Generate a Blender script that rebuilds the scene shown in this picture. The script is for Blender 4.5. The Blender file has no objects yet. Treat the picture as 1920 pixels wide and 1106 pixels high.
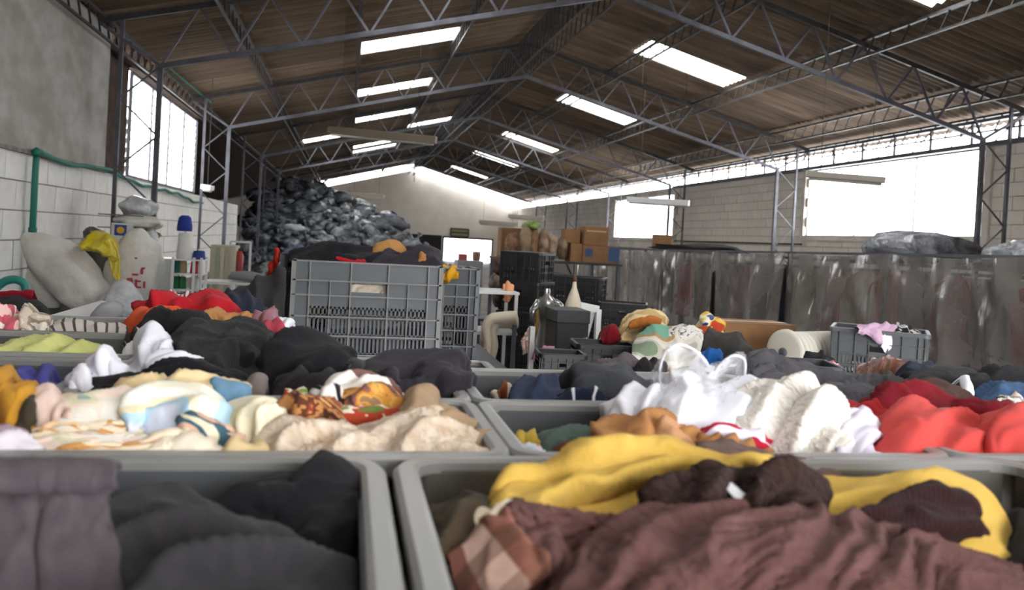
import bpy, math, random
import numpy as np
from mathutils import Vector, Matrix, noise
S = bpy.context.scene
COL = S.collection
rnd = random.Random(7)

# ---------------------------------------------------------------- camera, sky, light, exposure
# world: X right, Y along the building, Z up; z = 0 is the eye level, floor at FL
FL = -1.55
F = 1550.0; PX, PY = 960.0, 470.0
AX = Vector((0.97905803, 0.05144782, 0.19697333))      # world X in (right, down, forward)
AY = Vector((-0.19606808, -0.02213672, 0.98034039))
AZ = Vector((0.05479672, -0.99843031, -0.01158586))
def P(px, py, Y):
    d = Vector((px-PX, py-PY, F)); k = Y/d.dot(AY)
    return Vector((d.dot(AX)*k, Y, d.dot(AZ)*k))
cd = bpy.data.cameras.new('camera'); cam = bpy.data.objects.new('camera', cd); COL.objects.link(cam)
cd.sensor_width = 36; cd.lens = F/1920*36; cd.shift_y = -(553-PY)/1920
m = Matrix.Identity(4)
for i, a in enumerate((AX, AY, AZ)):
    m[i][0] = a.x; m[i][1] = -a.y; m[i][2] = -a.z
cam.matrix_world = m
cd.clip_start = .05; cd.clip_end = 300
cd.dof.use_dof = True; cd.dof.focus_distance = 2.6; cd.dof.aperture_fstop = 5.2
S.camera = cam
S.view_settings.view_transform = 'Standard'; S.view_settings.look = 'None'
S.view_settings.gamma = 1; S.view_settings.use_curve_mapping = False
S.view_settings.exposure = 3.2
W = bpy.data.worlds.new('sky'); S.world = W; W.use_nodes = True
W.node_tree.nodes['Background'].inputs[0].default_value = (.975, .985, 1, 1)
W.node_tree.nodes['Background'].inputs[1].default_value = 1.6

# ---------------------------------------------------------------- helpers
PALE = [1.0]      # gain for the pale fabrics
def hexc(h):
    h = h.lstrip('#'); o = []
    k = PALE[0] if min(int(h[i:i+2], 16) for i in (0, 2, 4)) > 120 else 1.0
    for i in (0, 2, 4):
        c = min(int(h[i:i+2], 16)*k/255, .955)
        o.append(c/12.92 if c <= .04045 else ((c+.055)/1.055)**2.4)
    return (*o, 1)
def new_mat(name):
    mt = bpy.data.materials.new(name); mt.use_nodes = True
    return mt, mt.node_tree.nodes, mt.node_tree.links, mt.node_tree.nodes['Principled BSDF']
def ramp(N, stops, interp='LINEAR'):
    r = N.new('ShaderNodeValToRGB'); r.color_ramp.interpolation = interp
    e = r.color_ramp.elements
    while len(e) < len(stops): e.new(.5)
    for q, (p, c) in zip(e, stops):
        q.position = p; q.color = hexc(c) if isinstance(c, str) else c
    return r
def coords(N, L, kind='Object', scale=(1, 1, 1), rot=(0, 0, 0)):
    t = N.new('ShaderNodeTexCoord'); mp = N.new('ShaderNodeMapping')
    mp.inputs['Scale'].default_value = scale; mp.inputs['Rotation'].default_value = rot
    L.new(t.outputs[kind], mp.inputs[0]); return mp.outputs[0]
def noise_tex(N, L, v, scale, detail=4, dist=0):
    n = N.new('ShaderNodeTexNoise'); n.inputs['Scale'].default_value = scale
    n.inputs['Detail'].default_value = detail; n.inputs['Distortion'].default_value = dist
    L.new(v, n.inputs['Vector']); return n.outputs['Fac']
def bump(N, L, B, h, strength, dist=.01):
    b = N.new('ShaderNodeBump'); b.inputs['Strength'].default_value = strength
    b.inputs['Distance'].default_value = dist; L.new(h, b.inputs['Height']); L.new(b.outputs[0], B.inputs['Normal'])
def M(name, c, rough=.6, metal=0, var=.0, c2=None, scale=5, bmp=0, bscale=20, spec=.4, kind='Object', rnd_obj=0, bdist=.01, stretch=(1, 1, 1), detail=5):
    mt, N, L, B = new_mat(name)
    B.inputs['Roughness'].default_value = rough; B.inputs['Metallic'].default_value = metal
    B.inputs['Specular IOR Level'].default_value = spec
    B.inputs['Base Color'].default_value = hexc(c)
    v = coords(N, L, kind, stretch)
    out = None
    if c2:
        f = noise_tex(N, L, v, scale, detail)
        r = ramp(N, [(.35, c), (.65, c2)]); L.new(f, r.inputs[0]); out = r.outputs[0]
    if rnd_obj:
        oi = N.new('ShaderNodeObjectInfo'); hs = N.new('ShaderNodeHueSaturation')
        mr = N.new('ShaderNodeMapRange'); mr.inputs[3].default_value = 1-rnd_obj; mr.inputs[4].default_value = 1+rnd_obj
        L.new(oi.outputs['Random'], mr.inputs[0]); L.new(mr.outputs[0], hs.inputs['Value'])
        if out: L.new(out, hs.inputs['Color'])
        else: hs.inputs['Color'].default_value = hexc(c)
        out = hs.outputs[0]
    if out: L.new(out, B.inputs['Base Color'])
    if bmp: bump(N, L, B, noise_tex(N, L, v, bscale, 6), bmp, bdist)
    return mt
def cloth(name, c, c2=None, rough=.95, scale=14, wr=.3, weave=0, sheen=.15, pat=None, bsc=26):
    """woven or knitted fabric in the metres of its own UV map"""
    mt, N, L, B = new_mat(name)
    B.inputs['Roughness'].default_value = rough; B.inputs['Specular IOR Level'].default_value = .12
    B.inputs['Sheen Weight'].default_value = sheen*.25; B.inputs['Sheen Roughness'].default_value = .6
    v = coords(N, L, 'UV')
    c2 = c2 or c
    f = noise_tex(N, L, v, scale, 4)
    r = ramp(N, [(.3, c), (.7, c2)]); L.new(f, r.inputs[0]); L.new(r.outputs[0], B.inputs['Base Color'])
    if pat: L.new(pat(N, L, v, r.outputs[0]), B.inputs['Base Color'])
    h = noise_tex(N, L, v, bsc, 3, .8)
    if weave:
        n2 = noise_tex(N, L, v, weave, 2); a = N.new('ShaderNodeMath'); a.operation = 'MULTIPLY_ADD'
        a.inputs[1].default_value = .5; L.new(n2, a.inputs[0]); L.new(h, a.inputs[2]); h = a.outputs[0]
    bump(N, L, B, h, wr, .008)
    return mt
def mixc(N, L, fac, a, b):
    mx = N.new('ShaderNodeMix'); mx.data_type = 'RGBA'
    L.new(fac, mx.inputs[0])
    for s, q in ((6, a), (7, b)):
        if isinstance(q, str): mx.inputs[s].default_value = hexc(q)
        else: L.new(q, mx.inputs[s])
    return mx.outputs[2]
def pat_blotch(cols, scale=9, dist=1.5, detail=1.5):
    def f(N, L, v, base):
        n = noise_tex(N, L, v, scale, detail, dist); k = len(cols)
        r = ramp(N, [(.3+.42*i/k, c) for i, c in enumerate(cols)], 'CONSTANT'); L.new(n, r.inputs[0]); return r.outputs[0]
    return f
def pat_spots(c, scale=30, size=.3):
    def f(N, L, v, base):
        w = N.new('ShaderNodeTexVoronoi'); w.inputs['Scale'].default_value = scale; L.new(v, w.inputs['Vector'])
        r = ramp(N, [(size, (1, 1, 1, 1)), (size+.06, (0, 0, 0, 1))]); L.new(w.outputs['Distance'], r.inputs[0])
        return mixc(N, L, r.outputs[0], base, c)
    return f
def pat_stripe(c, scale=20, lo=.5, rot=0, dist=0.):
    def f(N, L, v, base):
        w = N.new('ShaderNodeTexWave'); w.inputs['Scale'].default_value = scale; w.inputs['Distortion'].default_value = dist
        mp = N.new('ShaderNodeMapping'); mp.inputs['Rotation'].default_value = (0, 0, rot); L.new(v, mp.inputs[0]); L.new(mp.outputs[0], w.inputs['Vector'])
        r = ramp(N, [(lo, (0, 0, 0, 1)), (lo+.08, (1, 1, 1, 1))]); L.new(w.outputs['Fac'], r.inputs[0])
        return mixc(N, L, r.outputs[0], base, c)
    return f
def pat_plaid(c, c3, scale=6, lo=.5):
    def f(N, L, v, base):
        a = pat_stripe(c, scale, lo)(N, L, v, base)
        return mixc(N, L, ramp_out(N, L, v, scale, lo, math.pi/2), a, c3)
    return f
def ramp_out(N, L, v, scale, lo, rot):
    w = N.new('ShaderNodeTexWave'); w.inputs['Scale'].default_value = scale
    mp = N.new('ShaderNodeMapping'); mp.inputs['Rotation'].default_value = (0, 0, rot); L.new(v, mp.inputs[0]); L.new(mp.outputs[0], w.inputs['Vector'])
    r = ramp(N, [(lo, (0, 0, 0, 1)), (lo+.1, (.6, .6, .6, 1))]); L.new(w.outputs['Fac'], r.inputs[0]); return r.outputs[0]

def tag(o, label=None, cat=None, group=None, kind=None):
    for k, v in (('label', label), ('category', cat), ('group', group), ('kind', kind)):
        if v: o[k] = v
    return o
def thing(name, label, cat, loc=(0, 0, 0), rz=0, group=None):
    o = bpy.data.objects.new(name, None); COL.objects.link(o); o.location = loc; o.rotation_euler = (0, 0, rz)
    o.empty_display_size = .1
    return tag(o, label, cat, group)
class MB:
    """collects boxes, bars, tubes and grids; build() links them as one mesh object"""
    def __init__(s): s.v = []; s.f = []
    def add(s, v, f):
        n = len(s.v); s.v += [Vector(p) for p in v]; s.f += [tuple(i+n for i in q) for q in f]; return s
    def box(s, c, d, R=None):
        x, y, z = [q/2 for q in d]; c = Vector(c)
        v = [Vector(q) for q in ((-x,-y,-z),(x,-y,-z),(x,y,-z),(-x,y,-z),(-x,-y,z),(x,-y,z),(x,y,z),(-x,y,z))]
        if R is not None: v = [R @ q for q in v]
        return s.add([q+c for q in v], [(0,3,2,1),(4,5,6,7),(0,1,5,4),(1,2,6,5),(2,3,7,6),(3,0,4,7)])
    def bb(s, lo, hi):
        return s.box([(a+b)/2 for a, b in zip(lo, hi)], [b-a for a, b in zip(lo, hi)])
    def bar(s, a, b, w, h=None):
        a = Vector(a); b = Vector(b); d = b-a; h = h or w
        R = d.to_track_quat('Z', 'Y').to_matrix()
        return s.box((a+b)/2, (w, h, d.length), R)
    def tube(s, pts, r, n=8, cap=True):
        pts = [Vector(p) for p in pts]; V = []; Fc = []
        rr = r if isinstance(r, (list, tuple)) else [r]*len(pts)
        up = None
        for i, p in enumerate(pts):
            t = (pts[min(i+1, len(pts)-1)]-pts[max(i-1, 0)]).normalized()
            if up is None: up = t.orthogonal().normalized()
            up = (up - t*up.dot(t)).normalized(); w = t.cross(up)
            for k in range(n):
                a = 2*math.pi*k/n; V.append(p+(up*math.cos(a)+w*math.sin(a))*rr[i])
        for i in range(len(pts)-1):
            for k in range(n):
                a = i*n+k; b = i*n+(k+1) % n; Fc.append((a, b, b+n, a+n))
        if cap: Fc += [tuple(range(n))[::-1], tuple(range((len(pts)-1)*n, len(pts)*n))]
        return s.add(V, Fc)
    def lathe(s, c, prof, n=20, R=None):
        V = []; Fc = []; c = Vector(c)
        for r, z in prof:
            for k in range(n):
                a = 2*math.pi*k/n; q = Vector((r*math.cos(a), r*math.sin(a), z)); V.append((R @ q if R is not None else q)+c)
        for i in range(len(prof)-1):
            for k in range(n):
                a = i*n+k; b = i*n+(k+1) % n; Fc.append((a, b, b+n, a+n))
        Fc += [tuple(range(n))[::-1], tuple(range((len(prof)-1)*n, len(prof)*n))]
        return s.add(V, Fc)
    def prism(s, pts, ext):
        """polygon (3-D points) extruded along ext"""
        n = len(pts); pts = [Vector(p) for p in pts]; e = Vector(ext)
        return s.add(pts+[p+e for p in pts], [tuple(range(n))[::-1], tuple(range(n, 2*n))]+[(i, (i+1) % n, (i+1) % n+n, i+n) for i in range(n)])
    def blob(s, c, r, n=10, amp=.15, seed=0, fl=0):
        """lumpy closed ball"""
        V = []; Fc = []; c = Vector(c); m_ = n*2
        for i in range(n+1):
            th = math.pi*i/n
            for k in range(m_):
                a = 2*math.pi*k/m_; q = Vector((math.sin(th)*math.cos(a), math.sin(th)*math.sin(a), math.cos(th)))
                w = 1+amp*noise.noise(q*1.6+Vector((seed*3.1, seed, 0)))*2+amp*.5*noise.noise(q*4+Vector((seed, 5, seed)))
                V.append(Vector((q.x*r[0]*w, q.y*r[1]*w, max(q.z, -1+fl)*r[2]*w))+c)
        for i in range(n):
            for k in range(m_):
                a = i*m_+k; b = i*m_+(k+1) % m_; Fc.append((a, a+m_, b+m_, b))
        return s.add(V, Fc)
    def mesh(s, name, mat, smooth=False):
        me = bpy.data.meshes.new(name); me.from_pydata(s.v, [], s.f); me.materials.append(mat)
        if smooth: me.polygons.foreach_set('use_smooth', [True]*len(me.polygons))
        me.update(); return me
    def build(s, name, mat, parent=None, smooth=False, bevel=0, kind=None, center=False, label=None):
        off = Vector((0, 0, 0))
        if center and s.v:
            xs = [v.x for v in s.v]; ys = [v.y for v in s.v]; zs = [v.z for v in s.v]
            off = Vector(((min(xs)+max(xs))/2, (min(ys)+max(ys))/2, min(zs))); s.v = [v-off for v in s.v]
        o = bpy.data.objects.new(name, s.mesh(name, mat, smooth)); COL.objects.link(o); o.location = off
        if parent: o.parent = parent
        if bevel:
            b = o.modifiers.new('b', 'BEVEL'); b.width = bevel; b.segments = 2; b.limit_method = 'ANGLE'
        if kind: o['kind'] = kind
        if label: o['label'] = label
        return o
def inst(me, name, parent, loc=(0, 0, 0), rot=(0, 0, 0), sc=(1, 1, 1)):
    o = bpy.data.objects.new(name, me); COL.objects.link(o); o.parent = parent
    o.location = loc; o.rotation_euler = rot; o.scale = sc; return o
def copy_tree(o, parent=None):
    c = o.copy(); COL.objects.link(c); c.parent = parent
    for ch in o.children: copy_tree(ch, c)
    return c
def into(root, *objs):
    """parents world-space meshes to a thing without moving them"""
    for o in objs:
        o.parent = root; o.location = o.location-root.location
    return root

# ---- cloth: a garment lofted through world-space rows, with folds pressed into it
def resample(pts, n):
    pts = np.array(pts, float); d = np.r_[0, np.cumsum(np.linalg.norm(np.diff(pts, axis=0), axis=1))]
    t = np.linspace(0, d[-1], n); out = np.empty((n, 3))
    # catmull-rom through the points, by chord length
    tan = np.gradient(pts, d, axis=0) if len(pts) > 2 else np.repeat((pts[1:]-pts[:1])/max(d[-1], 1e-6), 2, axis=0)
    idx = np.clip(np.searchsorted(d, t, 'right')-1, 0, len(pts)-2)
    h = d[idx+1]-d[idx]; s = ((t-d[idx])/h)[:, None]; h = h[:, None]
    return ((2*s**3-3*s**2+1)*pts[idx]+(s**3-2*s**2+s)*h*tan[idx]*.8+(-2*s**3+3*s**2)*pts[idx+1]+(s**3-s**2)*h*tan[idx+1]*.8)
_gs = [0]
def loft(name, rows, mat, nu=56, nv=36, fold=(3, 0., .012), wr=.004, thick=.003, warp=1.0, parent=None, seed=None, hem=.004, sharp=1.0, subs=0):
    """rows: lists of world points. fold=(count, direction 0 across .. 90 along, depth)"""
    _gs[0] += 1; sd = _gs[0] if seed is None else seed
    R = np.array([resample(r, nu) for r in rows])                  # k, nu, 3
    k = len(rows); ctrl = np.linspace(0, k-1, nv)
    i0 = np.clip(np.floor(ctrl).astype(int), 0, k-2); s = (ctrl-i0)[:, None, None]
    T = np.gradient(R, axis=0) if k > 2 else np.repeat(R[1:]-R[:1], 2, axis=0)
    G_ = (2*s**3-3*s**2+1)*R[i0]+(s**3-2*s**2+s)*T[i0]*.9+(-2*s**3+3*s**2)*R[i0+1]+(s**3-s**2)*T[i0+1]*.9
    du = np.gradient(G_, axis=1); dv = np.gradient(G_, axis=0)
    nm = np.cross(du, dv); nm /= np.linalg.norm(nm, axis=2, keepdims=True)+1e-9
    mid = nm[nv//2, nu//2]
    if mid[1]*-1+mid[2]*1.2 < 0: nm = -nm
    lu = np.cumsum(np.linalg.norm(du, axis=2), axis=1); wid = lu[:, -1].mean()
    lv = np.cumsum(np.linalg.norm(dv, axis=2), axis=0); hei = lv[-1, :].mean()
    U, V = np.meshgrid(np.linspace(0, 1, nu), np.linspace(0, 1, nv))
    th = math.radians(fold[1]); n0 = fold[0]; amp = min(fold[2], .15*hei+.002, .28*wid/max(n0, 1)+.002); wr = min(wr, .25*amp+.0006)
    disp = np.empty((nv, nu)); W1 = np.empty((nv, nu)); W2 = np.empty((nv, nu))
    sx = wid/max(hei, .01)
    for a in range(nv):
        for b in range(nu):
            p = Vector((U[a, b]*2.2*min(sx, 3), V[a, b]*2.2, sd*7.3))
            W1[a, b] = noise.noise(p); W2[a, b] = noise.noise(p*2.7+Vector((9, 3, 1)))
    ph = math.pi*n0*(U*math.cos(th)+V*math.sin(th))+warp*(2.0*W1+.5*W2)+sd
    rid = (1-np.abs(np.sin(ph)))**(1.15*sharp); rnd_ = np.abs(np.sin(ph*.5+1))
    A = .85*rid+.55*rnd_
    env = .35+1.2*np.clip(W1+.5, 0, 1)
    ph2 = math.pi*n0*2.3*(U*math.cos(th+.5)+V*math.sin(th+.5))+warp*(3*W2+2*W1)+sd*2
    disp = amp*1.15*(A-.6)*env + wr*((1-np.abs(np.sin(ph2)))**1.4-.35)*1.3*(.2+np.clip(W2+.25, 0, 1)*1.6) + wr*1.2*W2
    edge = np.minimum(np.minimum(U, 1-U)*14, 1)*np.minimum(np.minimum(V, 1-V)*10, 1)
    G_ = G_+nm*(disp*(.35+.65*edge))[:, :, None]
    # wavy hems
    hw = hem*(1-edge)
    G_[:, :, 2] += hw*W2*3; G_[:, :, 0] += hw*W1*3
    verts = G_.reshape(-1, 3); off = np.array([verts[:, 0].mean(), verts[:, 1].mean(), verts[:, 2].min()])
    verts = verts-off
    idx = np.arange(nv*nu).reshape(nv, nu)
    q = np.stack([idx[:-1, :-1], idx[:-1, 1:], idx[1:, 1:], idx[1:, :-1]], -1).reshape(-1, 4)
    me = bpy.data.meshes.new(name); me.from_pydata(verts.tolist(), [], q.tolist())
    uv = me.uv_layers.new(name='UVMap'); lp = np.empty(len(me.loops), np.int32); me.loops.foreach_get('vertex_index', lp)
    uvs = np.stack([U.ravel()*wid+sd*.37, V.ravel()*hei], -1)[lp]; uv.data.foreach_set('uv', uvs.ravel())
    me.polygons.foreach_set('use_smooth', [True]*len(me.polygons)); me.materials.append(mat)
    o = bpy.data.objects.new(name, me); COL.objects.link(o); o.location = off
    if thick:
        md = o.modifiers.new('thickness', 'SOLIDIFY'); md.thickness = thick; md.offset = -1
    if parent:
        o.parent = parent; o.location = Vector(off)-parent.location
    return o
def G(name, label, cat, top, bot, Y0, Y1, mat, fold=(3, 0, .012), bulge=.02, back=.06, drop=.05, under=.02, group=None, parent=None, **kw):
    """garment from its crest line (far, depth Y0) and its lower edge (near, depth Y1)"""
    y0 = Y0 if isinstance(Y0, tuple) else (Y0, Y0); y1 = Y1 if isinstance(Y1, tuple) else (Y1, Y1)
    def row(pts, yy):
        n = len(pts)-1; return [P(x, y, yy[0]+(yy[1]-yy[0])*i/n) for i, (x, y) in enumerate(pts)]
    A = resample(row(top, y0), 24); B = resample(row(bot, y1), 24)
    # keep the two ends together, bulge the middle towards up and the viewer
    prof = np.sin(np.linspace(0, math.pi, 24))**.5
    up = np.array([0, -.45, .9])
    rows = []
    bk = A+np.array([0, back, -drop]); rows.append(bk*1.0)
    rows.append(A)
    for t, w in ((.33, .8), (.68, 1.)):
        rows.append(A*(1-t)+B*t+up*bulge*w*prof[:, None])
    rows.append(B)
    if under: rows.append(B+np.array([0, under*.6, -under]))
    o = loft(name, [list(map(tuple, r)) for r in rows], mat, parent=parent, fold=fold, **kw)
    if not parent: tag(o, label, cat, group)
    return o

# ---------------------------------------------------------------- materials of the building
m_floor = M('concrete_floor', '#6b655e', .8, c2='#4c4843', scale=3, bmp=.2)
m_block = M('white_painted_block', '#e4e2df', .85, c2='#d4d0cb', scale=3, bmp=.35, bscale=9, rnd_obj=.04)
m_joint = M('block_mortar', '#8e8781', .9, c2='#6f655e', scale=6)
m_plaster = M('grey_plaster', '#aeaba7', .85, c2='#8f8a82', scale=1.6, bmp=.5, bscale=6, stretch=(1, 1, 1.6), detail=8)
m_cream = M('cream_block', '#c9c1b7', .85, c2='#b5aca1', scale=2, bmp=.3, bscale=8, rnd_obj=.05)
m_cjoint = M('cream_mortar', '#8d8379', .9)
m_back = M('back_wall_paint', '#e2dbd1', .85, c2='#d6cec2', scale=1.2, bmp=.3, bscale=5)
m_sheet = M('fibre_cement_sheet', '#6d5c4b', .85, c2='#4f4034', scale=1.4, rnd_obj=.3, bmp=.2, bscale=12, stretch=(.5, 2, 1), detail=8)
m_steel = M('grey_painted_steel', '#5a5a62', .5, metal=.3, c2='#47464c', scale=4)
m_dsteel = M('dark_steel', '#3c3a3c', .55, metal=.3, c2='#2c2826', scale=6)
m_rust = M('rusted_sheet', '#4a3327', .85, c2='#2b201b', scale=5)
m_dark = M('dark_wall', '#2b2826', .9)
m_pvc = M('teal_pipe', '#1f6f5f', .5)
m_hose = M('teal_hose', '#2a7f74', .45)
m_lamp = M('grey_batten', '#8c8478', .5)
def pane_mat(name, tint=(1, 1, 1, 1), t=.55):
    mt, N, L, B = new_mat(name); out = N['Material Output']
    tr = N.new('ShaderNodeBsdfTransparent'); tl = N.new('ShaderNodeBsdfTranslucent'); tl.inputs[0].default_value = tint
    mx = N.new('ShaderNodeMixShader'); mx.inputs[0].default_value = t
    L.new(tr.outputs[0], mx.inputs[1]); L.new(tl.outputs[0], mx.inputs[2]); L.new(mx.outputs[0], out.inputs[0]); return mt
m_pane = pane_mat('hazy_pane'); m_sky = pane_mat('translucent_sheet', (.97, 1, .97, 1), .35)

XL, XR, XC = -3.5, 11.3, 3.9
ZR, SL = 4.70, .263
def roofz(x): return ZR-SL*abs(x-XC)
YB = 55.0

# ---------------------------------------------------------------- floor and walls
tag(MB().bb((-9, -3, FL-.2), (14, YB+2, FL)).build('floor', m_floor), kind='structure')

def block_mesh(w, h, d, mat, seed):
    """a block with slightly uneven face; x = along wall, y = out of the wall, z up"""
    r = random.Random(seed); b = MB(); nx, nz = 3, 2; V = []; Fc = []
    for j in range(nz+1):
        for i in range(nx+1):
            e = .006 if i in (0, nx) or j in (0, nz) else 0
            V.append((-w/2+w*i/nx, r.uniform(-.004, .004)-e, h*j/nz))
    for j in range(nz):
        for i in range(nx):
            a = j*(nx+1)+i; Fc.append((a, a+1, a+nx+2, a+nx+1))
    n = len(V)
    V += [(-w/2, d, 0), (w/2, d, 0), (w/2, d, h), (-w/2, d, h)]
    c = [0, nx, (nz+1)*(nx+1)-1, nz*(nx+1)]
    Fc += [(c[1], c[0], n, n+1), (c[2], c[1], n+1, n+2), (c[3], c[2], n+2, n+3), (c[0], c[3], n+3, n)]
    b.add(V, Fc); return b.mesh('block', mat)
def block_wall(root, x, side, y0, y1, z0, z1, bw, bh, mat, skip=None, ymax=99, jit=.006):
    """blocks as children of the wall; side +1: the face looks to +x"""
    ms = [block_mesh(bw-.014, bh-.014, .05, mat, s) for s in range(4)]
    far = MB(); n = 0
    j = 0; z = z0
    while z < z1-.05:
        y = y0-(bw/2 if j % 2 else 0)
        while y < y1:
            yc = y+bw/2; lo, hi = max(y, y0), min(y+bw, y1)
            if hi-lo > .06 and not (skip and skip((lo+hi)/2, z+bh/2)):
                s = (hi-lo)/bw; hh = min(bh, z1-z)/bh
                if yc < ymax and n < 290:
                    inst(ms[(n*7+j) % 4], 'block', root, (x+side*rnd.uniform(.004, .004+jit), (lo+hi)/2, z+.007), (0, 0, math.pi/2 if side > 0 else -math.pi/2), (s, 1, hh)); n += 1
                else:
                    far.box((x-side*.02, (lo+hi)/2, z+bh*hh/2), (.05, (hi-lo)-.014, bh*hh-.014))
            y += bw
        z += bh; j += 1
    if far.v: far.build('block_far', mat, root, kind='stuff')
# left wall: block base, plastered upper wall near, window, open to the dark side bay further on
wl = tag(MB().bb((XL-.2, -3, FL), (XL-.01, 28, .68)).build('wall_left', m_joint), kind='structure')
block_wall(wl, XL, 1, 6.0, 28, -1.24, .68, .62, .32, m_block, ymax=26)
up = tag(MB().bb((XL-.2, -3, .70), (XL+.03, 12.9, 2.74)).build('wall_left_upper', m_plaster, bevel=.01), kind='structure')
ledge = tag(MB().bb((XL-.2, -3, .66), (XL+.06, 12.9, .70)).build('trim_1', m_joint), kind='structure')
tag(MB().bb((XL-.2, 12.9, .68), (XL-.12, 14.55, 2.6)).build('wall_left_sheeted', m_rust), kind='structure')
tag(MB().bb((XL-.2, 14.55, 2.5), (XL-.05, 20.8, 2.56)).build('trim_2', m_rust), kind='structure')
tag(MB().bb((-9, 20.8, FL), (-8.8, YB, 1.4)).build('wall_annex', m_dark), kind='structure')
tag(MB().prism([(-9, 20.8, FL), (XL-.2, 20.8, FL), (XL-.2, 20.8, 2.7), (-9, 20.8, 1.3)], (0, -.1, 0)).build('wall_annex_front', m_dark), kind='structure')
# window left: steel frame with louvre bars and hazy panes
def window(name, x, side, y0, y1, z0, z1, nv, nh, barw, louvre=False):
    w = thing(name, None, None, (x, (y0+y1)/2, z0)); w['kind'] = 'structure'
    f = MB()
    for a, b in (((x, y0, z0), (x, y0, z1)), ((x, y1, z0), (x, y1, z1)), ((x, y0, z0), (x, y1, z0)), ((x, y0, z1), (x, y1, z1))):
        f.bar(a, b, barw*1.4)
    into(w, f.build('window_frame', m_steel))
    for i in range(1, nv):
        y = y0+(y1-y0)*i/nv
        into(w, MB().bar((x, y, z0), (x, y, z1), barw).build('mullion', m_steel))
    for i in range(nv):
        ya, yb = y0+(y1-y0)*i/nv, y0+(y1-y0)*(i+1)/nv
        for j in range(nh):
            za, zb = z0+(z1-z0)*j/nh, z0+(z1-z0)*(j+1)/nh
            p = MB().box((x-side*.03, (ya+yb)/2, (za+zb)/2), (.006, yb-ya-.01, zb-za-.012), Matrix.Rotation(.18*side if louvre else 0, 3, 'Y'))
            into(w, p.build('pane', m_pane))
            if louvre and j: into(w, MB().bar((x, ya, za), (x, yb, za), .014).build('louvre_bar', m_lamp))
    return w
window('window_1', XL-.1, 1, 14.65, 20.7, .73, 2.43, 4, 11, .035, True)
window('window_2', XR+.05, -1, 13.0, 19.0, .54, 2.16, 3, 1, .025)
window('window_3', XR+.05, -1, 27.5, 34.0, .40, 1.98, 3, 1, .03)
# right wall with its two windows and the strip of light under the eave
ZT = 2.22
def in_win(y, z): return (12.95 < y < 19.05 and .5 < z < 2.2) or (27.45 < y < 34.05 and .36 < z < 2.02)
wr = MB()
for y0, y1, z0, z1 in ((-3, 11.3, FL, 2.7), (11.3, 13, FL, ZT), (13, 19, FL, .52), (13, 19, 2.18, ZT), (19, 27.5, FL, ZT), (27.5, 34, FL, .38), (27.5, 34, 2.0, ZT), (34, YB, FL, ZT)):
    wr.bb((XR+.01, y0, z0), (XR+.2, y1, z1))
wr = tag(wr.build('wall_right', m_cjoint), kind='structure')
block_wall(wr, XR, -1, 9.0, YB, -.22, ZT, .52, .245, m_cream, skip=in_win, ymax=27.5)
for i, (y0, y1, z0, z1) in enumerate(((13, 19, .52, 2.18), (27.5, 34, .38, 2.0))):
    b = MB().bb((XR-.06, y0-.14, z0-.1), (XR+.02, y0+.02, z1)).bb((XR-.06, y1-.02, z0-.1), (XR+.02, y1+.14, z1)).bb((XR-.06, y0+.02, z0-.1), (XR+.02, y1-.02, z0+.02))
    tag(b.build('trim_%d' % (6+i), m_cream), kind='structure')
tag(MB().bb((XR-.05, 19.05, .3), (XR, 27.4, .34)).build('trim_3', m_rust), kind='structure')
# back gable wall, light between its top and the roof, doorway on the right
def gable(x): return ZR-.42-SL*abs(x-XC)
gb = MB()
for x0, x1, z0 in ((-9, 6.4, FL), (9.6, XR+.2, FL), (6.4, 9.6, .0)):
    xs = sorted({x0, x1}|({XC} if x0 < XC < x1 else set()))
    poly = [(x0, YB, z0), (x1, YB, z0)]+[(x, YB, gable(x)) for x in reversed(xs)]
    gb.prism(poly, (0, .2, 0))
gb.prism([(-9, YB-.02, .6), (XL-.2, YB-.02, .6), (XL-.2, YB-.02, 2.76), (-9, YB-.02, 1.34)], (0, .1, 0))
wb = tag(gb.build('wall_back', m_back), kind='structure')
dd = thing('door_1', None, None, (8, YB, FL)); dd['kind'] = 'structure'
into(dd, MB().bb((6.3, YB-.08, -.05), (9.7, YB, .08)).build('door_header', m_dsteel), MB().bb((6.3, YB-.08, FL), (6.4, YB, 0)).build('door_jamb', m_steel), MB().bb((9.6, YB-.08, FL), (9.7, YB, 0)).build('door_jamb', m_steel))
tag(MB().bb((3.2, YB-.15, -.9), (6.2, YB-.02, .12)).build('trim_4', m_dark), kind='structure')
vt = thing('window_4', None, None, (7.4, YB, .1)); vt['kind'] = 'structure'
q = MB()
for a, b in (((6.8, .12), (8.0, .12)), ((6.8, .62), (8.0, .62)), ((6.8, .12), (6.8, .62)), ((8.0, .12), (8.0, .62)), ((6.8, .37), (8.0, .37))):
    q.bar((a[0], YB-.06, a[1]), (b[0], YB-.06, b[1]), .09)
into(vt, q.build('window_frame', M('olive_frame', '#3f4236', .6)), MB().bb((6.85, YB-.03, .15), (7.95, YB-.01, .6)).build('pane', M('dull_pane', '#8a8a5c', .3)))

# unseen wall behind the camera, added to dim the foreground, wide doorway left open
fw = MB()
for x0, x1, z0 in ((-3.7, .6, FL), (5.6, XR+.2, FL), (.6, 5.6, 1.6)):
    xs = sorted({x0, x1}|({XC} if x0 < XC < x1 else set()))
    fw.prism([(x0, -3, z0), (x1, -3, z0)]+[(x, -3, roofz(x)) for x in reversed(xs)], (0, -.2, 0))
tag(fw.build('wall_front', m_cream), kind='structure')

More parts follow.
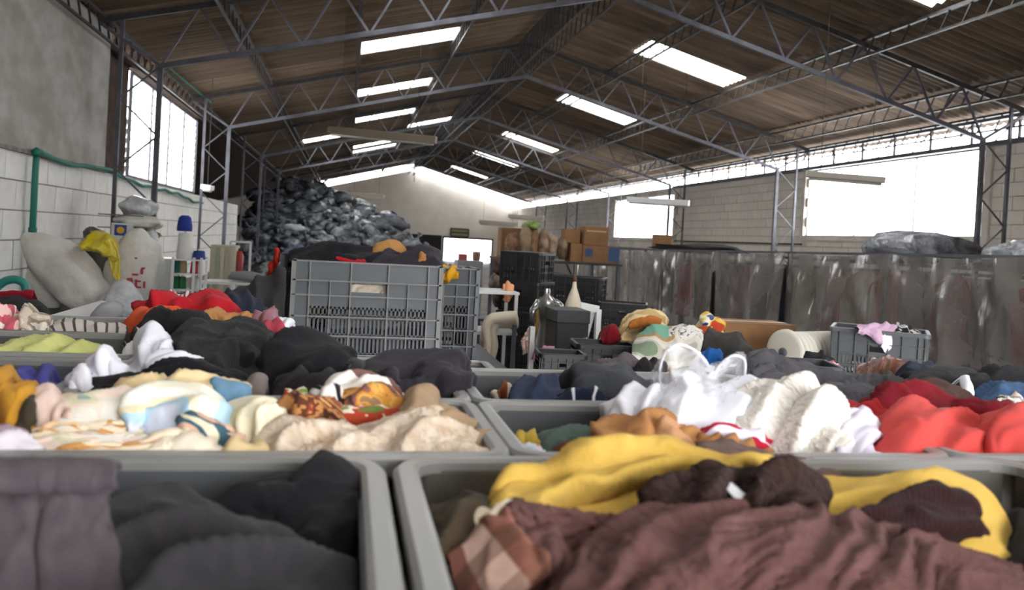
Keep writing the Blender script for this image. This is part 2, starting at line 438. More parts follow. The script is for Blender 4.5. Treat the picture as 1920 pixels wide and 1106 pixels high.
# ---------------------------------------------------------------- roof: corrugated sheets on open-web joists and trusses
ce = thing('ceiling', None, None, (XC, 25, ZR)); ce['kind'] = 'structure'
SW = 1.1
def sheet_mesh(length, mat, waves=6):
    n = waves*6; V = []; Fc = []
    for i in range(n+1):
        y = -SW/2-.03+(SW+.06)*i/n; z = .025*math.cos(2*math.pi*waves*i/n)
        V += [(0, y, z), (length, y, z)]
    for i in range(n): Fc.append((2*i, 2*i+1, 2*i+3, 2*i+2))
    return MB().add(V, Fc).mesh('sheet', mat, True)
rowsL = [(XC, 2.0), (2.08, -.02), (.1, -1.8), (-1.72, -3.75)]
rowsR = [(XC, 5.85), (5.77, 8.05), (7.95, 10.2), (10.1, 11.75)]
SKY = {('L', 1, 15), ('L', 1, 20), ('L', 1, 25), ('L', 1, 33), ('L', 1, 35), ('L', 0, 29), ('L', 2, 28), ('R', 1, 15), ('R', 1, 21), ('R', 1, 29), ('R', 1, 36), ('R', 1, 44),
       ('L', 1, 9), ('R', 1, 9), ('L', 1, 4), ('R', 1, 4), ('L', 1, -1), ('R', 1, -1)}
cnt = 0; farb = MB()
for side, rws in (('L', rowsL), ('R', rowsR)):
    sg = -1 if side == 'L' else 1
    for ri, (xa, xb) in enumerate(rws):
        ln = math.hypot(xb-xa, (xb-xa)*SL); ms, mk = sheet_mesh(ln, m_sheet), sheet_mesh(ln, m_sky)
        ang = math.atan(SL)*(1 if sg > 0 else -1)
        for k in range(-3, 50):
            y = k*SW+(.55 if side == 'L' else 0); z = roofz(xa)+.03-ri*.006
            sk = (side, ri, k) in SKY
            # the plain sheets beyond the nearest three hundred are joined
            if sk or (7.5 < y and cnt < 285):
                o = inst(mk if sk else ms, 'skylight_sheet' if sk else 'roof_sheet', ce, (xa-XC, y-25, z-ZR+rnd.uniform(-.002, .002)), (0, ang if sg > 0 else math.pi-ang*-1, 0))
                if sg < 0: o.rotation_euler = (0, -ang*0+math.atan(SL), math.pi)
                if sk: o['label'] = 'translucent skylight sheet'
                else: cnt += 1
            else:
                n = 18; V = []; Fc = []
                for i in range(n+1):
                    yy = y-SW/2-.03+(SW+.06)*i/n; w = .025*math.cos(2*math.pi*6*i/n)
                    V += [(xa, yy, z+w), (xb, yy, z+w-SL*abs(xb-xa))]
                farb.add(V, [(2*i, 2*i+1, 2*i+3, 2*i+2) for i in range(n)])
o = farb.build('roof_sheet_far', m_sheet, None, True, kind='stuff'); o.parent = ce; o.location = Vector((0, 0, 0))-ce.location
tag(MB().prism([(XL-.25, 20.8, 2.72), (-9, 20.8, 1.3), (-9, 20.8, 1.36), (XL-.25, 20.8, 2.78)], (0, YB-20.8, 0)).build('ceiling_annex', m_rust), kind='structure')
tag(MB().bb((XC-.14, 6, ZR-.02), (XC+.14, YB, ZR+.05)).build('trim_5', m_dsteel), kind='structure')

# trusses
YT = [5.6, 12.1, 18.85, 25.8, 32.3, 38.8, 45.3]
onum = ['first', 'second', 'third', 'fourth', 'fifth', 'sixth', 'seventh']
def chordz(x): return roofz(x)-.86
for k, y in enumerate(YT):
    t = thing('roof_truss', '%s steel roof truss from the camera, open webbed, spanning from wall to wall' % onum[k] if k else 'steel roof truss nearest the camera, almost out of view overhead', 'roof truss', (XC, y, chordz(XC)))
    ps = []
    for sg, xe, xw in ((-1, -2.61, XL+.1), (1, 10.38, XR-.1)):
        ps.append(MB().bar((XC, y, chordz(XC)), (xe, y, chordz(xe)), .055, .07).build('bottom_chord', m_steel))
        ps.append(MB().bar((XC, y, roofz(XC)-.11), (xw, y, roofz(xw)-.11), .05, .08).build('top_chord', m_dsteel))
        ps.append(MB().bar((xe, y, chordz(xe)), (xw, y, roofz(xw)-.15), .04).build('end_strut', m_steel))
        n = 7; x = XC
        for i in range(n):
            xa = XC+(xe-XC)*i/n; xb = XC+(xe-XC)*(i+.5)/n; xc_ = XC+(xe-XC)*(i+1)/n
            ps.append(MB().bar((xa, y, chordz(xa)), (xb, y, roofz(xb)-.12), .03).build('web_bar', m_steel))
            ps.append(MB().bar((xb, y, roofz(xb)-.12), (xc_, y, chordz(xc_)), .03).build('web_bar', m_steel))
    ps.append(MB().bar((XC, y, chordz(XC)), (XC, y, roofz(XC)-.11), .04).build('king_post', m_dsteel))
    into(t, *ps)
    for side, xe, xw, sg in (('left', -2.61, -3.12, -1), ('right', 10.38, 10.9, 1)):
        if side == 'left' and k == 0: continue
        c = thing('lattice_column', '%s lattice column from the camera along the %s wall' % (onum[k], side) if k else 'lattice column nearest the camera on the %s side' % side, 'column', (xw, y, FL))
        zt = chordz(xe); zb = -.75; ps = []
        inner = MB().bar((xe, y, zt), (xe, y, zb), .07).bar((xe, y, zb), (xw-.1*sg, y, FL+.1), .07)
        ps.append(inner.build('inner_post', m_steel))
        ps.append(MB().bar((xw, y, roofz(xw)-.15), (xw, y, FL), .05).build('outer_post', m_steel))
        zs = [zt-(zt-zb)*i/6 for i in range(7)]
        for i in range(6):
            a, b = ((xe, y, zs[i]), (xw, y, zs[i+1])) if i % 2 == 0 else ((xw, y, zs[i]), (xe, y, zs[i+1]))
            ps.append(MB().bar(a, b, .022).build('lacing_bar', m_steel))
        ps.append(MB().box((xw-.1*sg, y, FL+.01), (.3, .2, .02)).build('base_plate', m_steel))
        into(c, *ps)
# open-web joists running along the hall
jn = [(-3.35, 'at the left eave'), (-1.78, 'low on the left slope'), (.04, 'along the left skylights\' lower ends'), (2.02, 'high on the left slope'), (3.72, 'just left of the ridge'), (4.08, 'just right of the ridge'),
      (5.86, 'high on the right slope'), (8.02, 'along the right skylights\' lower ends'), (10.15, 'low on the right slope'), (11.2, 'at the right eave')]
wmesh = MB().bar((0, 0, 0), (0, .17, -.26), .022).mesh('web_bar', m_dsteel)
for x, wh in jn:
    t = thing('roof_joist', 'long open-web steel joist under the roof sheets, '+wh, 'joist', (x, 8, roofz(x)-.07))
    z = roofz(x)-.05; dz = .62 if 3.5 < x < 4.3 else .27
    into(t, MB().bb((x-.03, 6, z-.04), (x+.03, YB, z)).build('top_bar', m_dsteel), MB().bb((x-.02, 6, z-dz-.03), (x+.02, YB, z-dz)).build('bottom_bar', m_dsteel))
    y = 8.0
    while y < 26:
        o = inst(wmesh, 'web_bar', t, (0, y-8, 0), (0, 0, 0), (1, 1, dz/.27)); y += .42 if not 3.5 < x < 4.3 else .36
    b = MB()
    while y < YB-.5:
        b.bar((x, y, z), (x, y+.17, z-dz), .022); y += .5
    into(t, b.build('web_bar_far', m_dsteel, kind='stuff'))
# eave beam with posts over the right windows
t = thing('eave_girder', 'long steel girder over the right windows with short posts and light between', 'girder', (XR-.12, 10, 2.2))
ps = [MB().bb((XR-.18, 9, 2.16), (XR-.06, 27.4, 2.24)).build('bottom_bar', m_steel), MB().bb((XR-.18, 9, 2.60), (XR-.06, 50, 2.66)).build('top_bar', m_steel)]
y = 10.0
while y < 27:
    ps.append(MB().bar((XR-.12, y, 2.24), (XR-.12, y, 2.6), .04).build('post', m_dsteel))
    ps.append(MB().bar((XR-.12, y, 2.6), (XR-.12, y+.55, 2.24), .02).build('web_bar', m_dsteel)); y += 1.1
into(t, *ps)
t = thing('eave_girder', 'lattice girder over the bright window on the left wall', 'girder', (XL+.05, 14, 2.5))
ps = [MB().bb((XL-.02, 12.9, 2.46), (XL+.04, 20.8, 2.52)).build('bottom_bar', m_rust)]
y = 13.0
while y < 20.6:
    ps.append(MB().bar((XL+.02, y, 2.5), (XL+.02, y+.3, 2.74), .03).build('web_bar', m_rust)); y += .45
into(t, *ps)

# ---------------------------------------------------------------- materials of the things
m_crate = M('grey_plastic', '#595b5e', .42, c2='#505255', scale=2, spec=.5)
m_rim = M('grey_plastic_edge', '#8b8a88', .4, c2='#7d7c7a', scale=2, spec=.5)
m_crate2 = M('light_grey_plastic', '#5f6468', .4, c2='#565a5e', scale=2, spec=.5)
m_cwarm = M('worn_grey_plastic', '#625e58', .45, c2='#534f4a', scale=3, spec=.5)
m_black = M('black_plastic', '#1d1e20', .4, c2='#2a2b2d', scale=5, spec=.5)
m_table = M('grey_table_top', '#8f8f8e', .6)
m_leg = M('dark_table_leg', '#33343a', .5)
m_wood = M('brown_wood', '#6a4227', .6, c2='#54331d', scale=8, stretch=(1, 1, .2))
m_card = M('cardboard', '#8a6544', .85, c2='#7a583a', scale=4, rnd_obj=.12)
m_tape = M('packing_tape', '#b59a74', .35)
m_white = M('white_paint', '#cfcfcd', .5)
m_white2 = M('glossy_white', '#d8d8d6', .3)

def rim_path(w, d, r, n=6):
    pts = []
    for cx, cy, a0 in ((w/2-r, d/2-r, 0), (-w/2+r, d/2-r, 90), (-w/2+r, -d/2+r, 180), (w/2-r, -d/2+r, 270)):
        for i in range(n+1):
            a = math.radians(a0+90*i/n); pts.append((cx+r*math.cos(a), cy+r*math.sin(a), math.cos(a), math.sin(a)))
    return pts
def ring(w, d, r, prof):
    """closed profile [(outward, z)] swept round a rounded rectangle"""
    pts = rim_path(w, d, r); V = []; Fc = []; n = len(prof)
    for x, y, nx, ny in pts:
        for o, z in prof: V.append((x+nx*o, y+ny*o, z))
    for i in range(len(pts)):
        j = (i+1) % len(pts)
        for k in range(n):
            l = (k+1) % n; Fc.append((i*n+k, j*n+k, j*n+l, i*n+l))
    return MB().add(V, Fc)
def wall_cells(b, w, h, rows, cols, t, T, slots=(), hole=None, slat=.011, gap=.009, z0=0.):
    """crate side as cells in the local u (x), v (z) plane, face towards -y. rows, cols: break positions 0..1"""
    for j in range(len(rows)-1):
        for i in range(len(cols)-1):
            u0, u1 = (cols[i]-.5)*w, (cols[i+1]-.5)*w; v0, v1 = z0+rows[j]*h, z0+rows[j+1]*h
            if hole and (i, j) in hole:
                b.bb((u0, 0, v0), (u1, t, v0+(v1-v0)*.28)); b.bb((u0, 0, v1-(v1-v0)*.12), (u1, t, v1)); continue
            if (i, j) in slots:
                b.bb((u0, 0, v0), (u1, t, v0+.012)); b.bb((u0, 0, v1-.012), (u1, t, v1)); u = u0
                while u < u1:
                    b.bb((u, 0, v0), (min(u+slat, u1), t, v1)); u += slat+gap
                continue
            b.bb((u0, 0, v0), (u1, t, v1))
def ribs(b, w, h, rows, cols, T, rw=.005, z0=0., skip=()):
    for j, r in enumerate(rows): b.bb((-w/2, -T, z0+r*h-rw/2), (w/2, .001, z0+r*h+rw/2))
    for i, c in enumerate(cols):
        b.bb(((c-.5)*w-rw/2, -T*1.02, z0), ((c-.5)*w+rw/2, .001, z0+h))
def make_crate(name, label, w, d, h, group=None, mat=None, rmat=None, cells=5, r=.03, lip=.012, deep=True, cat='crate', rb=.012, cut=()):
    """open-topped moulded crate: base, four ribbed sides with slots and hand holes, a rounded rim; `cut` names sides left low"""
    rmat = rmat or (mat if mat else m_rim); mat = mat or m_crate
    t = thing(name, label, cat, group=group)
    MB().bb((-w/2+.006, -d/2+.006, 0), (w/2-.006, d/2-.006, .008)).build('base', mat, t)
    rows = [0, .06, .34, .56, .78, 1]; hb = h-.012
    for side, L_, D_, a in (('long', w, d, 0), ('long', w, d, math.pi), ('short', d, w, math.pi/2), ('short', d, w, -math.pi/2)):
        cs = [0, .08, .25, .40, .60, .75, .92, 1] if side == 'long' else [0, .12, .32, .68, .88, 1]
        mid = (3,) if side == 'long' else (2,); nc = len(cs)-1
        b = MB(); Lw = L_-2*r*.55
        wall_cells(b, Lw, hb, rows, cs, .003, 0, slots={(i, j) for i in range(1, nc-1) for j in (1, 2)}, hole={(i, 3) for i in mid})
        q = b.build('side_panel', mat, t); q.location = Vector((0, -D_/2+rb, 0)); q.rotation_euler = (0, 0, 0)
        R = Matrix.Rotation(a, 4, 'Z'); q.matrix_basis = R @ Matrix.Translation((0, -D_/2+rb, 0))
        g = MB(); ribs(g, Lw, hb, rows, cs, rb); g = g.build('rib_grid', mat, q)
    c = ring(w-2*rb, d-2*rb, r, [(0, 0), (rb*.9, 0), (rb*.9, .01), (.003, .012), (.003, h-.02), (0, h-.02)]); c.build('corner_shell', mat, t, True) if deep is None else None
    # rounded corner posts
    for sx in (-1, 1):
        for sy in (-1, 1):
            V = []; Fc = []; n = 6
            for i in range(n+1):
                aa = math.pi/2*i/n; cx, cy = sx*(w/2-r), sy*(d/2-r)
                for rr in (r, r-.004):
                    for z in (0, h-.01): V.append((cx+sx*math.cos(aa)*rr, cy+sy*math.sin(aa)*rr, z))
            for i in range(n):
                a_ = 4*i; Fc += [(a_, a_+4, a_+5, a_+1), (a_+2, a_+3, a_+7, a_+6), (a_+1, a_+5, a_+7, a_+3), (a_, a_+2, a_+6, a_+4)]
            MB().add(V, Fc).build('corner_post', mat, t, True)
    prof = [(-.003-rb*.8, h-.012), (-.003-rb*.8, h-.001), (-rb*.55, h+.002), (lip*.6, h+.002), (lip, h-.003), (lip, h-.022), (lip-.004, h-.022), (lip-.004, h-.010), (-rb*.5, h-.010)]
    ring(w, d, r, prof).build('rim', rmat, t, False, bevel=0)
    return t

# ---- long low tables under the rows of crates
def table(name, label, x0, x1, y0, y1, z, mat=m_table, th=.03):
    t = thing(name, label, 'table', ((x0+x1)/2, (y0+y1)/2, FL))
    ps = [MB().bb((x0, y0, z-th), (x1, y1, z)).build('table_top', mat, bevel=.004)]
    for x in (x0+.04, x1-.04):
        for y in (y0+.04, y1-.04): ps.append(MB().bb((x-.02, y-.02, FL), (x+.02, y+.02, z-th)).build('leg', m_leg))
    into(t, *ps); return t
ZC = -.25; CH = .30
table('work_table', 'grey work table under the near rows of crates', -1.75, 2.1, .3, 2.5, ZC-CH-.001)

def put(t, x0, y0, z, w, d):
    t.location = (x0+w/2, y0+d/2, z); return t
gp = 'sorting crates in rows on the near table'
zc = ZC-CH
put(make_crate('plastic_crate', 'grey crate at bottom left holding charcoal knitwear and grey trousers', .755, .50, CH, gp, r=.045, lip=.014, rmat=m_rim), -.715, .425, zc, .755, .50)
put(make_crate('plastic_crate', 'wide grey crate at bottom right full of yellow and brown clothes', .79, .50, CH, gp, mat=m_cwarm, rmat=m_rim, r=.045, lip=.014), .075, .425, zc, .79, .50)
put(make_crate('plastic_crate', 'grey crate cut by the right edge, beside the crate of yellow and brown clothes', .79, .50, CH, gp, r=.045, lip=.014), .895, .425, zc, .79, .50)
D2 = .305
row2 = [(-.975, 'grey crate at the left edge holding gold and mauve clothes'), (-.38, 'grey crate full of cream and pastel clothes'),
        (.215, 'grey crate behind the yellow trousers, its far wall with an oblong hand hole showing'), (.81, 'grey crate under the coral red garments')]
base2 = make_crate('plastic_crate', row2[0][1], .575, D2, CH, gp, r=.03)
def cp(base, x, y, w, d, label, z=None):
    o = copy_tree(base); o['label'] = label; return put(o, x, y, zc if z is None else z, w, d)
for x, l in row2[1:]: cp(base2, x, .945, .575, D2, l)
put(base2, row2[0][0], .945, zc, .575, D2)
SH = .215
short = make_crate('plastic_crate', 'low grey crate under the black jackets', .575, D2, SH, gp, r=.03)
for x, l in ((-.975, 'grey crate behind the gold shirt, with an indigo cloth in its corner'), (-.38, 'grey crate buried under the black sweatshirts'), (.215, 'grey crate with navy striped trousers and dark hoodies')):
    cp(base2, x, 1.262, .575, D2, l)
for x, l in ((.81, 'grey crate behind the white lace pile, under dark grey clothes'), (1.405, 'grey crate under the black sweatshirt and jeans on the right')):
    cp(short, x, 1.262, .575, D2, l)
for x, l in ((-.80, 'grey crate with a single lime yellow shirt'),):
    cp(base2, x, 1.63, .575, D2, l)
put(short, -.215, 1.63, zc, .575, D2)
for x, l in ((.375, 'low grey crate hidden behind the dark hoodies'), (.97, 'low grey crate under the grey fleece heap')):
    cp(short, x, 1.63, .575, D2, l)
for x, l in ((-1.40, 'grey crate with a pink floral sleeve, at the far left'), (-.775, 'grey crate with striped pale shirts, at the back of the left rows')):
    cp(base2, x, 1.975, .575, D2-.08, l)
cp(short, -.185, 1.975, .575, D2-.08, 'low grey crate under the red garments')

# ---------------------------------------------------------------- tall slotted crate in the middle and its neighbours
def big_crate(label, x0, x1, y0, y1, z0, z1, mat, mr=None, slots=True, group='tall slotted crates in the middle'):
    w, d, h = x1-x0, y1-y0, z1-z0
    t = thing('slotted_crate', label, 'crate', ((x0+x1)/2, (y0+y1)/2, z0), group=group)
    rows = [0, .09, .235, .385, .535, .76, 1.0] if False else [0, .17, .34, .51, .70, .83, 1.0]
    for side, L_, D_, a in (('front', w, d, 0), ('back', w, d, math.pi), ('side', d, w, math.pi/2), ('side', d, w, -math.pi/2)):
        if side in ('front', 'back'):
            cs = [0, .115, .25, .385, .635, .77, .905, 1]
        else: cs = [0, .2, .8, 1]
        nc = len(cs)-1
        b = MB()
        sl = {(i, j) for i in range(1, nc-1) for j in (0, 1, 2)} if nc > 4 else {(1, 1), (1, 2)}
        if nc > 4:
            sl -= {(5, 0)}
            # slots are cut over the lower 70 % of the fourth row too
            wall_cells(b, L_-.02, h, [0, .17, .34, .51, .60, .70, .83, 1.0], cs, .004, 0, slots=sl | {(i, 3) for i in range(1, nc-1)}, hole={(3, 5)}, slat=.010, gap=.011)
        else: wall_cells(b, L_-.02, h, rows, cs, .004, 0, slots=sl, slat=.012, gap=.012)
        q = b.build('side_panel', mat, t); q.matrix_basis = Matrix.Rotation(a, 4, 'Z') @ Matrix.Translation((0, -D_/2+.02, 0))
        for r in rows:
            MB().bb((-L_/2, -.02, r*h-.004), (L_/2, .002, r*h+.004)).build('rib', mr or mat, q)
        for i, c in enumerate(cs):
            top = h if i in (0, 1, 3, 4, nc-1, nc) or nc < 5 else h*.83
            u = (c-.5)*(L_-.008); ww = .005 if top < h else .007
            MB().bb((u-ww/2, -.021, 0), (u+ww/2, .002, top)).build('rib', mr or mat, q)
    MB().bb((-w/2+.02, -d/2+.02, 0), (w/2-.02, d/2-.02, .01)).build('base', mat, t)
    return t
YC = 4.35
table('low_platform', 'low platform under the tall slotted crates', -.45, .95, 4.30, 5.75, -.735, m_leg)
big_crate('large grey slotted crate in the middle with a pale cloth in its hand hole', -.265, .512, YC, YC+.42, -.735, -.158, m_crate2, m_rim)  # ribs in the paler rim grey: light caught on edges put into their colour
big_crate('grey slotted crate just behind and left of the large middle one', -.355, .30, YC+.46, YC+.86, -.735, -.142, m_crate, m_crate2)
big_crate('dark grey slotted crate behind and right of the large middle one', .21, .79, YC+.50, YC+.88, -.735, -.18, M('dark_grey_plastic', '#33363a', .45), m_crate2)

# ---------------------------------------------------------------- black crate stacks
def black_stack(x, y, rz, n, z0, label, group, w=.40, d=.30, h=.24, jit=.012):
    base = None
    for i in range(n):
        if base is None:
            base = make_crate('black_crate', label(i), w, d, h-.004, group, mat=m_black, r=.02, lip=.008, rb=.01); o = base
        else:
            o = copy_tree(base); o['label'] = label(i)
        o.location = (x+rnd.uniform(-jit, jit), y+rnd.uniform(-jit, jit), z0+i*h); o.rotation_euler = (0, 0, rz+rnd.uniform(-.03, .03))
ordn = ['bottom', 'second from the bottom', 'third from the bottom', 'fourth from the bottom', 'fifth from the bottom', 'sixth from the bottom', 'seventh from the bottom']
def lab(n, where): return lambda i: ('black slatted crate, topmost of the stack '+where) if i == n-1 else 'black slatted crate, %s in the stack %s' % (ordn[i], where)
black_stack(1.50, 6.75, -.62, 6, FL, lab(6, 'left of the silver mannequin'), 'left stack of black crates', .36, .34, .245)
black_stack(2.18, 7.7, -.45, 5, FL, lab(5, 'behind the black board'), 'middle stack of black crates', .58, .36, .25)
black_stack(2.55, 7.35, -.4, 4, FL, lab(4, 'against the plastic curtain'), 'right stack of black crates', .44, .36, .26)
black_stack(1.80, 8.2, -.5, 5, FL, lab(5, 'between the two front stacks'), 'hidden stack of black crates', .40, .36, .25)
t = make_crate('black_crate', 'small black crate with a crimson bag on it, on the table by the pale clothes', .33, .25, .19, None, mat=m_black, r=.02, lip=.008, rb=.01)
t.location = (1.42, 4.36, -.72); t.rotation_euler = (0, 0, -.12)
t = make_crate('black_crate', 'low black crate half hidden behind the grey hoodies', .24, .2, .16, None, mat=m_black, r=.02, lip=.008, rb=.01)
t.location = (1.12, 4.15, -.72); t.rotation_euler = (0, 0, -.1)
table('side_table', 'white topped side table with heaps of clothes and cartons', 1.52, 3.75, 3.85, 5.7, -.722, m_white)
table('crate_stand', 'low black stand under the two small black crates', .98, 1.50, 4.02, 4.55, -.722, m_black)
tt = make_crate('grey_crate', 'weathered grey crate with pink and spotted cloth hanging over its rim', .52, .36, .32, None, mat=m_crate, r=.02, lip=.01)
tt.location = (3.14, 4.39, -.72); tt.rotation_euler = (0, 0, -.63)
tt2 = make_crate('shallow_tray', 'shallow dark grey tray of small garments in front of the weathered crate', .42, .28, .10, None, mat=M('dark_tray', '#3c3f42', .5), r=.015, lip=.008, rb=.008, cat='tray')
tt2.location = (2.10, 3.6, -.60); tt2.rotation_euler = (0, 0, -.25)
table('side_table', 'narrow white table edge running behind the grey fleece heap', 1.25, 2.75, 3.1, 3.82, -.602, m_white)

# ---------------------------------------------------------------- pile of black bags at the back left
m_bag = M('black_polythene', '#24282c', .24, c2='#5a6068', scale=2.5, bmp=1., bscale=5, spec=.7, bdist=.12, rnd_obj=.55, detail=4)  # paler grey mix puts silvery glints into the black plastic's colour
m_bagp = M('pale_polythene', '#9a9fa3', .3, bmp=.8, bscale=5, bdist=.08)
def bag_mesh(seed, mat):
    b = MB(); b.blob((0, 0, .3), (.52, .40, .30), 9, .16, seed, .25)
    r = random.Random(seed); a = r.uniform(0, 6.28); d = Vector((math.cos(a)*.75, math.sin(a)*.5, .35))
    # gathered neck
    p = Vector((math.cos(a)*.45, math.sin(a)*.35, .38)); b.tube([p, p+d*.15, p+d*.22, p+d*.38], [.13, .04, .035, .10], 8)
    return b.mesh('bag', mat, True)
bags = [bag_mesh(s, m_bag) for s in range(7)]
poly = [(455, 405), (470, 365), (520, 340), (560, 332), (620, 345), (665, 362), (700, 378), (735, 405), (765, 432), (800, 455), (830, 482), (842, 510), (842, 530), (455, 530)]
def inside(x, y, pl):
    c = False; n = len(pl)
    for i in range(n):
        x1, y1 = pl[i]; x2, y2 = pl[i-1]
        if (y1 > y) != (y2 > y) and x < (x2-x1)*(y-y1)/(y2-y1)+x1: c = not c
    return c
nb = 0
y = 340
slope = []
while y < 530:
    Y = 27+(530-y)*.048; x = 440+(y % 3)*9
    st = .80*1550/Y
    while x < 850:
        xx, yy = x+rnd.uniform(-9, 9), y+rnd.uniform(-5, 5)
        if inside(xx, yy-1, poly):
            p = P(xx, yy+10, Y); o = bpy.data.objects.new('refuse_bag', bags[nb % 7]); COL.objects.link(o)
            o.location = p-Vector((0, 0, .3)); o.rotation_euler = (rnd.uniform(-.5, .5), rnd.uniform(-.5, .5), rnd.uniform(0, 6.28)); s = rnd.uniform(.8, 1.3); o.scale = (s, s, s*.9)
            zone = 'high on the heap' if yy < 400 else 'midway up the heap' if yy < 455 else 'low on the heap'
            tag(o, 'shiny black plastic bag %s at the back left' % zone, 'bag', 'black bags '+zone); nb += 1
        x += st*rnd.uniform(.55, .75)
    y += 10.5 if y < 430 else 12
for px, py, sc, l in ((550, 425, .8, 'pale greenish plastic bag low in the black heap'), (545, 372, .55, 'small whitish bag in the upper left of the black heap')):
    Y = 27+(530-py)*.048-.5; o = bpy.data.objects.new('refuse_bag', bag_mesh(40+py, m_bagp)); COL.objects.link(o); o.location = P(px, py+8, Y)-Vector((0, 0, .2)); o.scale = (sc, sc, sc); tag(o, l, 'bag')
# ---------------------------------------------------------------- plastic curtain on the right with garments behind it
m_curt, N, L, B = new_mat('clear_dusty_plastic')
B.inputs['Base Color'].default_value = hexc('#77726e'); B.inputs['Roughness'].default_value = .16; B.inputs['Specular IOR Level'].default_value = .9
v = coords(N, L, 'UV'); f = noise_tex(N, L, v, 1.6, 5, 1.2); r = ramp(N, [(.3, (.56, .56, .56, 1)), (.7, (.90, .90, .90, 1))]); L.new(f, r.inputs[0]); L.new(r.outputs[0], B.inputs['Alpha'])
bump(N, L, B, noise_tex(N, L, coords(N, L, 'UV', (4, .5, 1)), 1.8, 4, .6), .45, .06)
CX = 5.5
def curtz(y): return .10+(-.085-.10)*(y-5.9)/(19.2-5.9)
ys = [3.6, 5.75, 7.72, 9.65, 11.7, 13.75, 15.7, 17.5, 19.3]
cl = ['clear plastic curtain panel nearest the right edge of view', 'clear plastic curtain panel with crimson cloth showing through', 'clear plastic curtain panel behind the grey crate', 'clear plastic curtain panel above the cardboard box', 'clear plastic curtain panel tied back in a narrow fold',
      'clear plastic curtain panel parted by a dark gap', 'clear plastic curtain panel behind the black crates', 'clear plastic curtain panel at the far end of the row']
for i in range(8):
    ya, yb = ys[i], ys[i+1]; rows = []
    for k in range(6):
        z = k/5; w = .5+.5*(1-z)
        gat = [0, 0, .0, .16, .22, .12, 0, 0][i]*z
        row = []
        for q in range(11):
            u = q/10; yy = ya+(yb-ya)*(u*(1-gat)+gat*.5)+.0
            row.append((CX+.05*math.sin(u*19+i)*(.2+z)+.02*math.sin(u*41+i*2), yy, curtz(yy)+(-1.40-curtz(yy))*z-.03*math.sin(math.pi*u)*(1 if k == 0 else 0)))
        rows.append(row)
    o = loft('plastic_curtain', rows, m_curt, nu=70, nv=24, fold=(4, 0, .045), wr=.008, thick=0, warp=1.1, hem=.004)
    tag(o, cl[i], 'curtain', 'plastic curtain panels')
t = thing('curtain_rail', 'thin steel rail and posts carrying the plastic curtain', 'rail', (CX+.05, 10, FL))
ps = [MB().bar((CX+.04, ys[0], curtz(ys[0])), (CX+.04, ys[-1], curtz(ys[-1])), .03).build('rail', m_steel)]
for y in ys: ps.append(MB().bar((CX+.06, y, FL), (CX+.06, y, curtz(y)), .04).build('post', m_dsteel))
into(t, *ps)
# garments hung behind the curtain
hung = [(4.6, '#2e2f33'), (5.1, '#7b1f2a'), (5.6, '#333a38'), (6.1, '#8e2530'), (6.6, '#32343a'), (7.1, '#7f2a33'), (7.6, '#3a3538'), (8.1, '#a8553c'), (8.6, '#b7a790'), (9.1, '#8c3436'), (9.7, '#b0a48f'), (10.3, '#35373c'), (10.9, '#3c3f45'), (11.6, '#7b2f38'), (12.2, '#37393c'), (12.9, '#5d5048'),
        (13.6, '#a33a40'), (14.3, '#4a4644'), (15.2, '#6f6259'), (16.2, '#8a7d70'), (17.2, '#9a7b6b'), (18.2, '#6b5f58')]
cn = {'#2e2f33': 'black', '#7b1f2a': 'crimson'}
def cname(h):
    r_, g_, b_ = [int(h[i:i+2], 16) for i in (1, 3, 5)]
    if max(r_, g_, b_) < 80: return 'dark grey'
    if r_ > 1.6*g_: return 'dark red' if r_ < 150 else 'rust red'
    return 'beige' if r_ > 150 else 'brown grey'
m_ground = {}
for k, (y, c) in enumerate(hung):
    mt = m_ground.setdefault(c, cloth('hung_'+c[1:], c))
    ztop = curtz(y)-.22; w = .24+.05*(k % 3)
    rows = [[(CX+.42+.08*math.sin(k), y-w*s, ztop), (CX+.40, y, ztop+.05), (CX+.42, y+w*s, ztop)] for s in (.5,)]
    rows += [[(CX+.3+.06*math.sin(k*2), y-w, z), (CX+.42, y, z), (CX+.34, y+w, z)] for z in (ztop-.15, ztop-.5, -1.15)]
    o = loft('hung_garment', rows, mt, nu=24, nv=18, fold=(4, 0, .05), thick=.004, hem=.01)
    tag(o, '%s garment hanging behind the plastic curtain' % cname(c), 'garment', cname(c)+' garments behind the curtain')
t = thing('clothes_rail', 'steel clothes rail behind the plastic curtain', 'rail', (CX+.42, 10, FL))
into(t, MB().bar((CX+.42, 4, curtz(4)-.17), (CX+.42, 19, curtz(19)-.17), .03).build('rail', m_steel), *[MB().bar((CX+.42, y, FL), (CX+.42, y, curtz(y)-.17), .04).build('post', m_dsteel) for y in (4.1, 8.9, 13.9, 18.9)])
# things lying on shelves behind the curtain
m_silver = M('silvery_plastic', '#8f9196', .25, c2='#3b3c42', scale=2.5, bmp=1, bscale=6, bdist=.1, spec=.8)
sh = thing('storage_rack', 'dark storage rack behind the curtain with sacks on its top shelf', 'rack', (6.6, 10, FL))
into(sh, MB().bb((6.1, 4.4, -.04), (7.2, 19.2, .0)).build('top_shelf', m_dsteel), *[MB().bar((x, y, FL), (x, y, -.04), .06).build('post', m_dsteel) for x in (6.15, 7.15) for y in (4.5, 9.4, 14.3, 19.1)])
def lump(name, label, cat, px, py, Y, r, mat, amp=.2, seed=1, fl=.4, group=None, base=None, n=9):
    p = P(px, py, Y); o = MB().blob((0, 0, r[2]*(1-fl)), r, n, amp, seed, fl).build(name, mat, None, True)
    o.location = (p.x, Y, base if base is not None else p.z-r[2]*(1-fl)); return tag(o, label, cat, group)
lump('plastic_sack', 'crumpled silvery plastic heap above the curtain, under the large right window', 'sack', 1720, 470, 8.4, (.62, .34, .22), m_silver, .3, 3, .5, base=0.0)
